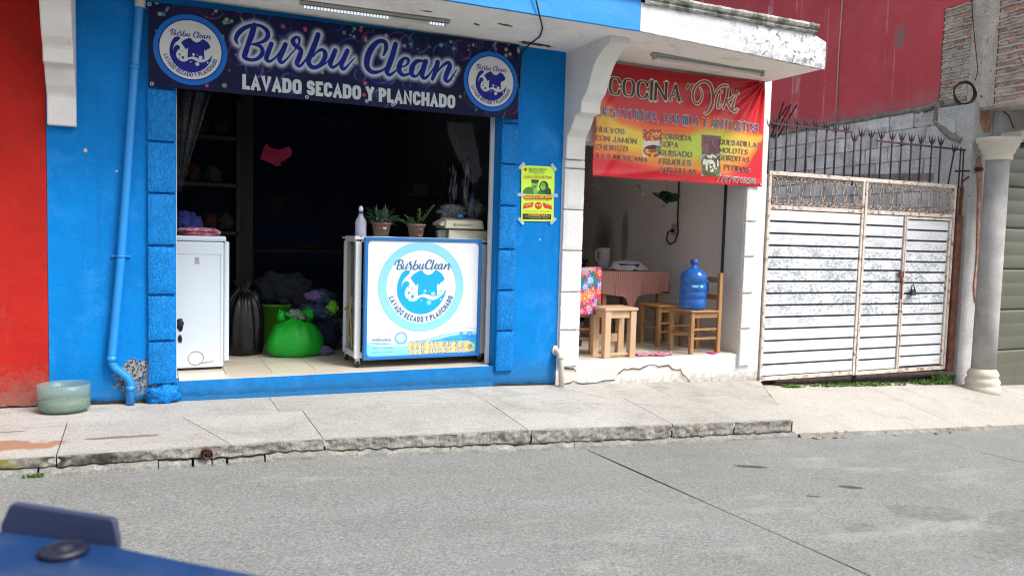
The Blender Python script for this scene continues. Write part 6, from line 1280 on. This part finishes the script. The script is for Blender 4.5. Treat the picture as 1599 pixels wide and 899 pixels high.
# jug
a = Vector((5.02, .20, FZ+.431)); jug = thing('water_jug', a, 'large transparent blue water jug standing on the pine chair', 'water jug')
M_jug = pm('clear_blue_jug_plastic', (.010, .13, .48, 1), .10, .05, 4, .05, 20, alpha=.66); M_jugw = pm('jug_blue_water', (.03, .12, .36, 1), .1, .05, 4, 0)
m = MB(); m.lathe(a, [(.10, 0), (.125, .008), (.134, .03), (.134, .10), (.127, .108), (.134, .116), (.134, .17), (.127, .178), (.134, .186), (.134, .25), (.127, .258), (.134, .266), (.133, .32), (.12, .36), (.07, .40), (.034, .42), (.030, .455)], 40); m.build('jug_body', M_jug, jug)
m = MB(); m.lathe(a+Vector((0, 0, .450)), [(.034, 0), (.036, .004), (.036, .04), (.030, .045)], 20); m.build('cap', M_bp, jug)
m = MB(); m.tube([a+Vector((.125, -.03, .30)), a+Vector((.150, -.04, .27)), a+Vector((.155, -.04, .20)), a+Vector((.130, -.03, .16))], .012, 8); m.build('handle', M_bp, jug)
m = MB(); m.add([(a.x+.136*math.sin(t), a.y-.136*math.cos(t), a.z+z) for z in (.225, .245) for t in (-.75, -.6, -.45, -.3)], [(0, 1, 5, 4), (1, 2, 6, 5), (2, 3, 7, 6)]); m.add([(a.x+.1365*math.sin(t), a.y-.1365*math.cos(t), a.z+z) for z in (.222, .248) for t in (-.15, 0, .1)], [(0, 1, 4, 3), (1, 2, 5, 4)]); m.build('label_mark', pm('pale_blue_mark', (.25, .60, .85, 1), .3), jug, solid=.0006)
# table with checked cloth
tb_ = thing('dining_table', (4.85, 1.5, FZ), 'wooden dining table mostly hidden under the red checked cloth', 'table')
tx0, tx1, ty0, ty1, TZ = 4.46, 5.30, 1.02, 1.85, FZ+.755
part('table_top', M_wood, tb_, (tx0, tx1, ty0, ty1, TZ-.03, TZ))
for x in (tx0+.03, tx1-.09):
    for y in (ty0+.03, ty1-.09): part('leg', M_wood, tb_, (x, x+.055, y, y+.055, FZ, TZ-.032))
M_ging = bpy.data.materials.new('red_gingham_cloth'); M_ging.use_nodes = True; N = NT(M_ging); b = N.n['Principled BSDF']; o = N.xyz(N.pos())
def chk(s, f=1/.022): return N.math('GREATER_THAN', N.math('FRACT', N.math('MULTIPLY', s, f)), .5)
sx_ = chk(N.math('ADD', o[0], N.math('MULTIPLY', o[1], 1.0))); sz_ = chk(N.math('ADD', o[2], N.math('MULTIPLY', o[1], 0)))
N.l.new(N.mix(N.math('MULTIPLY', N.math('ADD', sx_, sz_), .5), (.50, .28, .24, 1), (.33, .12, .10, 1)), b.inputs['Base Color']); b.inputs['Roughness'].default_value = .9
def clothpt(u, v):
    """u along the front (x), v: 0 back .. 1 bottom hem"""
    x = tx0-.02+(tx1-tx0+.04)*u
    if v < .5: return (x, ty1-(ty1-ty0+.02)*v*2, TZ+.004)
    t = (v-.5)*2; dr = .235+.03*math.sin(u*4)+(.16*math.exp(-((u-.42)/.05)**2)); f = .018*math.sin(u*26)*t+.03*math.exp(-((u-.42)/.06)**2)*t
    return (x+.02*math.sin(u*17)*t, ty0-.022-f, TZ+.004-dr*t)
m = MB(); m.grid(clothpt, 90, 36); m.grid(lambda u, v: (tx0-.022-.012*abs(math.sin(u*14))*v, ty0-.02+(ty1-ty0)*u, TZ+.003-.24*v), 30, 8); m.grid(lambda u, v: (tx1+.022+.012*abs(math.sin(u*14))*v, ty0-.02+(ty1-ty0)*u, TZ+.003-.24*v), 30, 8)
tag(m.build('tablecloth', M_ging), 'red and white gingham cloth draped over the diner table with a hanging corner', 'tablecloth')
a = Vector((4.98, 1.35, TZ+.008)); m = MB(); m.lathe(a, [(.10, 0), (.14, .05), (.15, .07), (.13, .07), (.1, .02)], 26); tag(m.build('bowl', pm('purple_bowl', (.05, .02, .16, 1), .5)), 'purple basket under the white cloth on the checked table', 'basket')
M_wc = pm('white_embroidered_cloth', (.55, .53, .55, 1), .9, .05, 10, .3, 60, layers=[((.35, .03, .06, 1), 11, .66, .69, None)])
m = MB(); 
def wc(u, v):
    A = u*2*math.pi; r = v; rr = .21*(1+.12*math.cos(4*A+1)); z = .105*(1-r**2*.5)-.09*max(0, r-.62)/.38*(1+.6*math.sin(5*A)); return (a.x+rr*r*math.cos(A)*1.15, a.y+rr*r*math.sin(A)*.8, a.z+max(.002, z)+.01*mnoise.noise(Vector((u*12, v*6, 0))))
m.grid(wc, 64, 16); tag(m.build('napkin', M_wc, solid=.002), 'white embroidered napkin draped over the purple basket', 'napkin')
M_jar = pm('cloudy_white_plastic', (.60, .60, .60, 1), .35, .05, 5, 0, alpha=.8)
a = Vector((4.90, 1.72, TZ+.006)); pt = thing('pitcher', a, 'cloudy white plastic pitcher at the back left of the checked table', 'pitcher'); m = MB(); m.lathe(a, [(.065, 0), (.07, .01), (.078, .23), (.082, .235), (.076, .235), (.066, .02)], 28); m.build('pitcher_body', M_jar, pt)
m = MB(); m.tube([a+Vector((-.07, -.02, .21)), a+Vector((-.12, -.03, .20)), a+Vector((-.125, -.03, .12)), a+Vector((-.072, -.02, .05))], .009, 8); m.build('handle', M_jar, pt)
# dark stove corner
sv = thing('stove', (4.6, 2.7, FZ), 'dark stove against the sooty wall at the back of the diner', 'stove'); part('stove_body', M_black, sv, (4.35, 5.1, 2.45, 3.0, FZ, .93)); part('stove_top', M_black, sv, (4.33, 5.12, 2.43, 3.02, .932, .97)); part('splash_panel', M_black, sv, (4.35, 5.1, 2.98, 3.0, .972, 1.1))
m = MB(); m.lathe((4.5, 2.6, .972), [(.11, 0), (.13, .08), (.12, .08), (.1, .01)], 20); tag(m.build('cooking_pot', M_black), 'blackened cooking pot on the dark stove', 'pot')
m = MB(); m.lathe((4.02, .95, FZ), [(.15, 0), (.17, .25), (.16, .25), (.14, .02)], 24); tag(m.build('bucket', M_black), 'dark bucket on the floor behind the pine stool', 'bucket')
m = MB(); m.lathe((4.62, 1.3, FZ), [(.10, 0), (.12, .22), (.11, .22), (.09, .02)], 24); tag(m.build('bucket', pm('dull_red_plastic', (.12, .012, .01, 1), .5)), 'dull red bucket on the floor under the checked table', 'bucket')
# chair with flowered cloth
chair('wooden_chair', 'pine chair under the pink flowered cloth behind the white pillar', 3.62, 3.98, .34, .68, M_wood, side='rear', BH=.80, grp='wooden chairs at the diner table')
def fcol(u, v):
    c = np.ones((u.size, 3))*np.array([214, 24, 92.]); X = u*.42; Y_ = v*.46; r_ = np.random.RandomState(4); pal = [((40, 130, 220), (240, 230, 240)), ((222, 30, 50), (250, 200, 190)), ((230, 60, 140), (250, 220, 90)), ((250, 150, 60), (120, 30, 80)), ((60, 160, 200), (240, 100, 160))]
    c[vnoise(X, Y_, 26, 2, 2) > .56] = (30, 110, 60); c[vnoise(X, Y_, 30, 7, 2) > .62] = (30, 60, 150)
    for i in range(34):
        cx_, cy_, r = r_.uniform(0, .42), r_.uniform(0, .46), r_.uniform(.028, .058); a, b_ = pal[i % 5]; d = np.hypot(X-cx_, Y_-cy_); A = np.arctan2(Y_-cy_, X-cx_); n = r_.randint(6, 10)
        k = d < r*(.72+.28*np.cos(A*n+i)); c[k] = a; k = d < r*.55*(.7+.3*np.cos(A*n+i)); c[k] = b_; k = d < r*.26; c[k] = a
        k = d < r*.12; c[k] = (250, 210, 60)
    return c
M_flo = vcol_mat('flowered_oilcloth', .5, .15)
def fl(u, v):
    x = 3.58+.42*u; t = 1-v     # v=1 top, cloth hangs in front of the chair back
    if t < .12: return (x, .69-.09*(t/.12), FZ+.835+.004*math.sin(u*9))
    q = (t-.12)/.88; return (x+.02*q-.035*q*(u > .9), .60-.03*q-.012*math.sin(u*11+1)*q-(.05*max(0, u-.8)*q), FZ+.83-.44*q)
# the cloth is over a chair back nearest the doorway
fl2 = lambda u, v: (lambda p: (p[0], p[1]-.33+.02, p[2]))(fl(u, v))
printed('flowered_cloth', 110, 110, fl2, fcol, M_flo, None, 'bright pink oilcloth with big flowers hanging over the chair back by the white pillar', 'cloth')
# wall things
a = Vector((5.655, 1.41, 1.35)); so = thing('wall_socket', a, 'cream wall socket with a looped black cable on the diner wall', 'socket'); part('socket_plate', M_cplast, so, (5.645, 5.66, 1.36, 1.45, 1.29, 1.43)); part('plug', M_black, so, (5.615, 5.644, 1.385, 1.42, 1.33, 1.37))
m = MB(); m.tube([(5.64, 1.34, 2.3), (5.64, 1.335, 1.9), (5.64, 1.33, 1.5), (5.63, 1.30, 1.33), (5.62, 1.34, 1.22), (5.62, 1.43, 1.19), (5.62, 1.50, 1.24), (5.62, 1.48, 1.33), (5.62, 1.41, 1.35)], .009, 6); m.build('cable', M_black, so)
m = MB(); m.tube([(5.648, .52, .14), (5.648, .50, 2.2)], .006, 6); tag(m.build('cable', M_black), 'thin dark cable running up the diner wall behind the banner', 'cable')
a = P(1040, 310, 1.2); M_gs = pm('shiny_dark_green_foil', (.01, .09, .035, 1), .3, .3, 30, .5, 60, metal=.3); dh = thing('green_ornament', a, 'shiny green hat shaped ornament with leaves hanging under the menu banner', 'ornament')
m = MB(); m.lathe(a, [(.15, .0), (.175, .004), (.18, .012), (.17, .016), (.09, .012), (.085, .05), (.06, .07), (.001, .075)], 30, 0, True, 1.0, .5); m.v = [(x, y, z+.55*(y-a.y)+1.2*(x-a.x)**2) for x, y, z in m.v]; m.build('brim', M_gs, dh)
m = MB(); random.seed(4)
for k in range(46): leaflet(m, Vector((a.x+random.uniform(-.03, .03), a.y-.02, a.z-.0+random.uniform(-.05, .04))), random.random()*6.28, random.uniform(-1, .9), random.uniform(.05, .085), .018)
m.build('foil_leaves', M_gs, dh)
m = MB(); 
for k in range(10): leaflet(m, Vector((a.x-.06, a.y-.04, a.z-.085)), k*.63, random.uniform(-.4, .4), .04, .014)
m.build('orange_flower', pm('orange_foil', (.50, .14, .02, 1), .4), dh)
m = MB(); m.tube([a+Vector((0, 0, .02)), a+Vector((0, 0, .75))], .002, 4); m.build('string', M_black, dh)
M_sil = pm('silver_foil', (.45, .45, .47, 1), .25, .3, 20, 0, metal=.6); M_redf = pm('dark_red_foil', (.16, .01, .02, 1), .4)
for px, py, Y, mt, lb in ((1001, 293, 1.0, M_sil, 'silver foil ornament hanging left of the green ornament'), (933, 293, 1.0, M_sil, 'silver foil ornament hanging near the bracket under the banner'), (916, 317, 1.0, M_redf, 'dark red foil ornament hanging by the white pillar')):
    a = P(px, py, Y); m = MB(); random.seed(px)
    for k in range(26): leaflet(m, Vector((a.x+random.uniform(-.07, .07), Y+random.uniform(-.04, .04), a.z+random.uniform(-.05, .05))), random.random()*6.28, random.uniform(-1, 1), random.uniform(.03, .055), .010)
    m.tube([(a.x, Y, a.z), (a.x, Y, a.z+.7)], .002, 4); tag(m.build('foil_ornament', mt), lb, 'ornament')
M_rag = pm('pink_striped_rag', (.50, .24, .30, 1), .95, .2, 10, .5, 60, layers=[((.30, .03, .10, 1), 16, .5, .54, (1, 3, 1))])
a = PZ(1025, 558, FZ); m = MB(); m.grid(lambda u, v: (4.28+.42*u+.04*math.sin(v*5), .05+.16*v+.03*math.sin(u*7), FZ+.006+.022*abs(mnoise.noise(Vector((u*7, v*4, 2))))+.006*math.sin(v*20)**2), 60, 20); tag(m.build('rag', M_rag, solid=.002), 'pink striped rag lying on the diner threshold tiles', 'rag')
m = MB(); m.lathe((5.17, .05, FZ), [(.03, 0), (.045, .004), (.048, .012), (.044, .012), (.03, .004)], 20); tag(m.build('dish', pm('hot_pink_plastic', (.60, .03, .22, 1), .4)), 'tiny hot pink dish on the floor under the jug chair', 'dish')
# ================================================================== NEAR METAL PLATE
M_nb = pm('satin_dark_blue_paint', (.008, .036, .12, 1), .5, .12, 9, .03, spec=.2, layers=[((.09, .11, .18, 1), 40, .60, .75, (1, .2, 1)), ((.05, .07, .14, 1), 6, .5, .8, None)]); M_nt = pm('greyish_navy_edge', (.03, .04, .09, 1), .45, .06, 4, .03); z0 = 1.045
vp = thing('vehicle_panel', PZ(100, 865, z0), 'out of focus dark blue metal vehicle panel with a bolt in the near left corner', 'vehicle part')
q = [PZ(x, y, z0) for x, y in ((-160, 806), (0, 828), (185, 852), (204, 857), (300, 877), (430, 901), (520, 960), (300, 1300), (-200, 1300))]
m = MB(); m.prism(list(reversed(q)), (0, 0, -.012)); m.build('panel_plate', M_nb, vp, bevel=.0015)
e0, e1 = PZ(0, 828, z0), PZ(184, 851, z0)
def atY(px, py, t): 
    o = e0.lerp(e1, t); r = ray(px, py); k = (Vector((o.x, o.y))-Vector((CAM.x, CAM.y))).length/Vector((r.x, r.y)).length; return CAM+r*k
tp = [e0-Vector((0, 0, .004)), e1-Vector((0, 0, .004)), atY(184, 845, 1.0), atY(178, 813, .97), atY(172, 810, .95), atY(22, 786, .12), atY(14, 789, .08), atY(0, 820, .0)]
m = MB(); m.prism(tp, Vector((FW.x, FW.y, 0))*.006); m.build('raised_tab', M_nt, vp, bevel=.001)
c = PZ(100, 864, z0); rr = (PZ(134, 866, z0)-c).length
m = MB(); m.lathe((c.x, c.y, z0+.0005), [(rr, 0), (rr, .0035), (rr*.8, .005), (rr*.78, .004), (rr*.4, .0035), (rr*.38, .006), (.001, .006)], 28); m.build('bolt', pm('oily_black_bolt', (.012, .014, .03, 1), .35), vp)
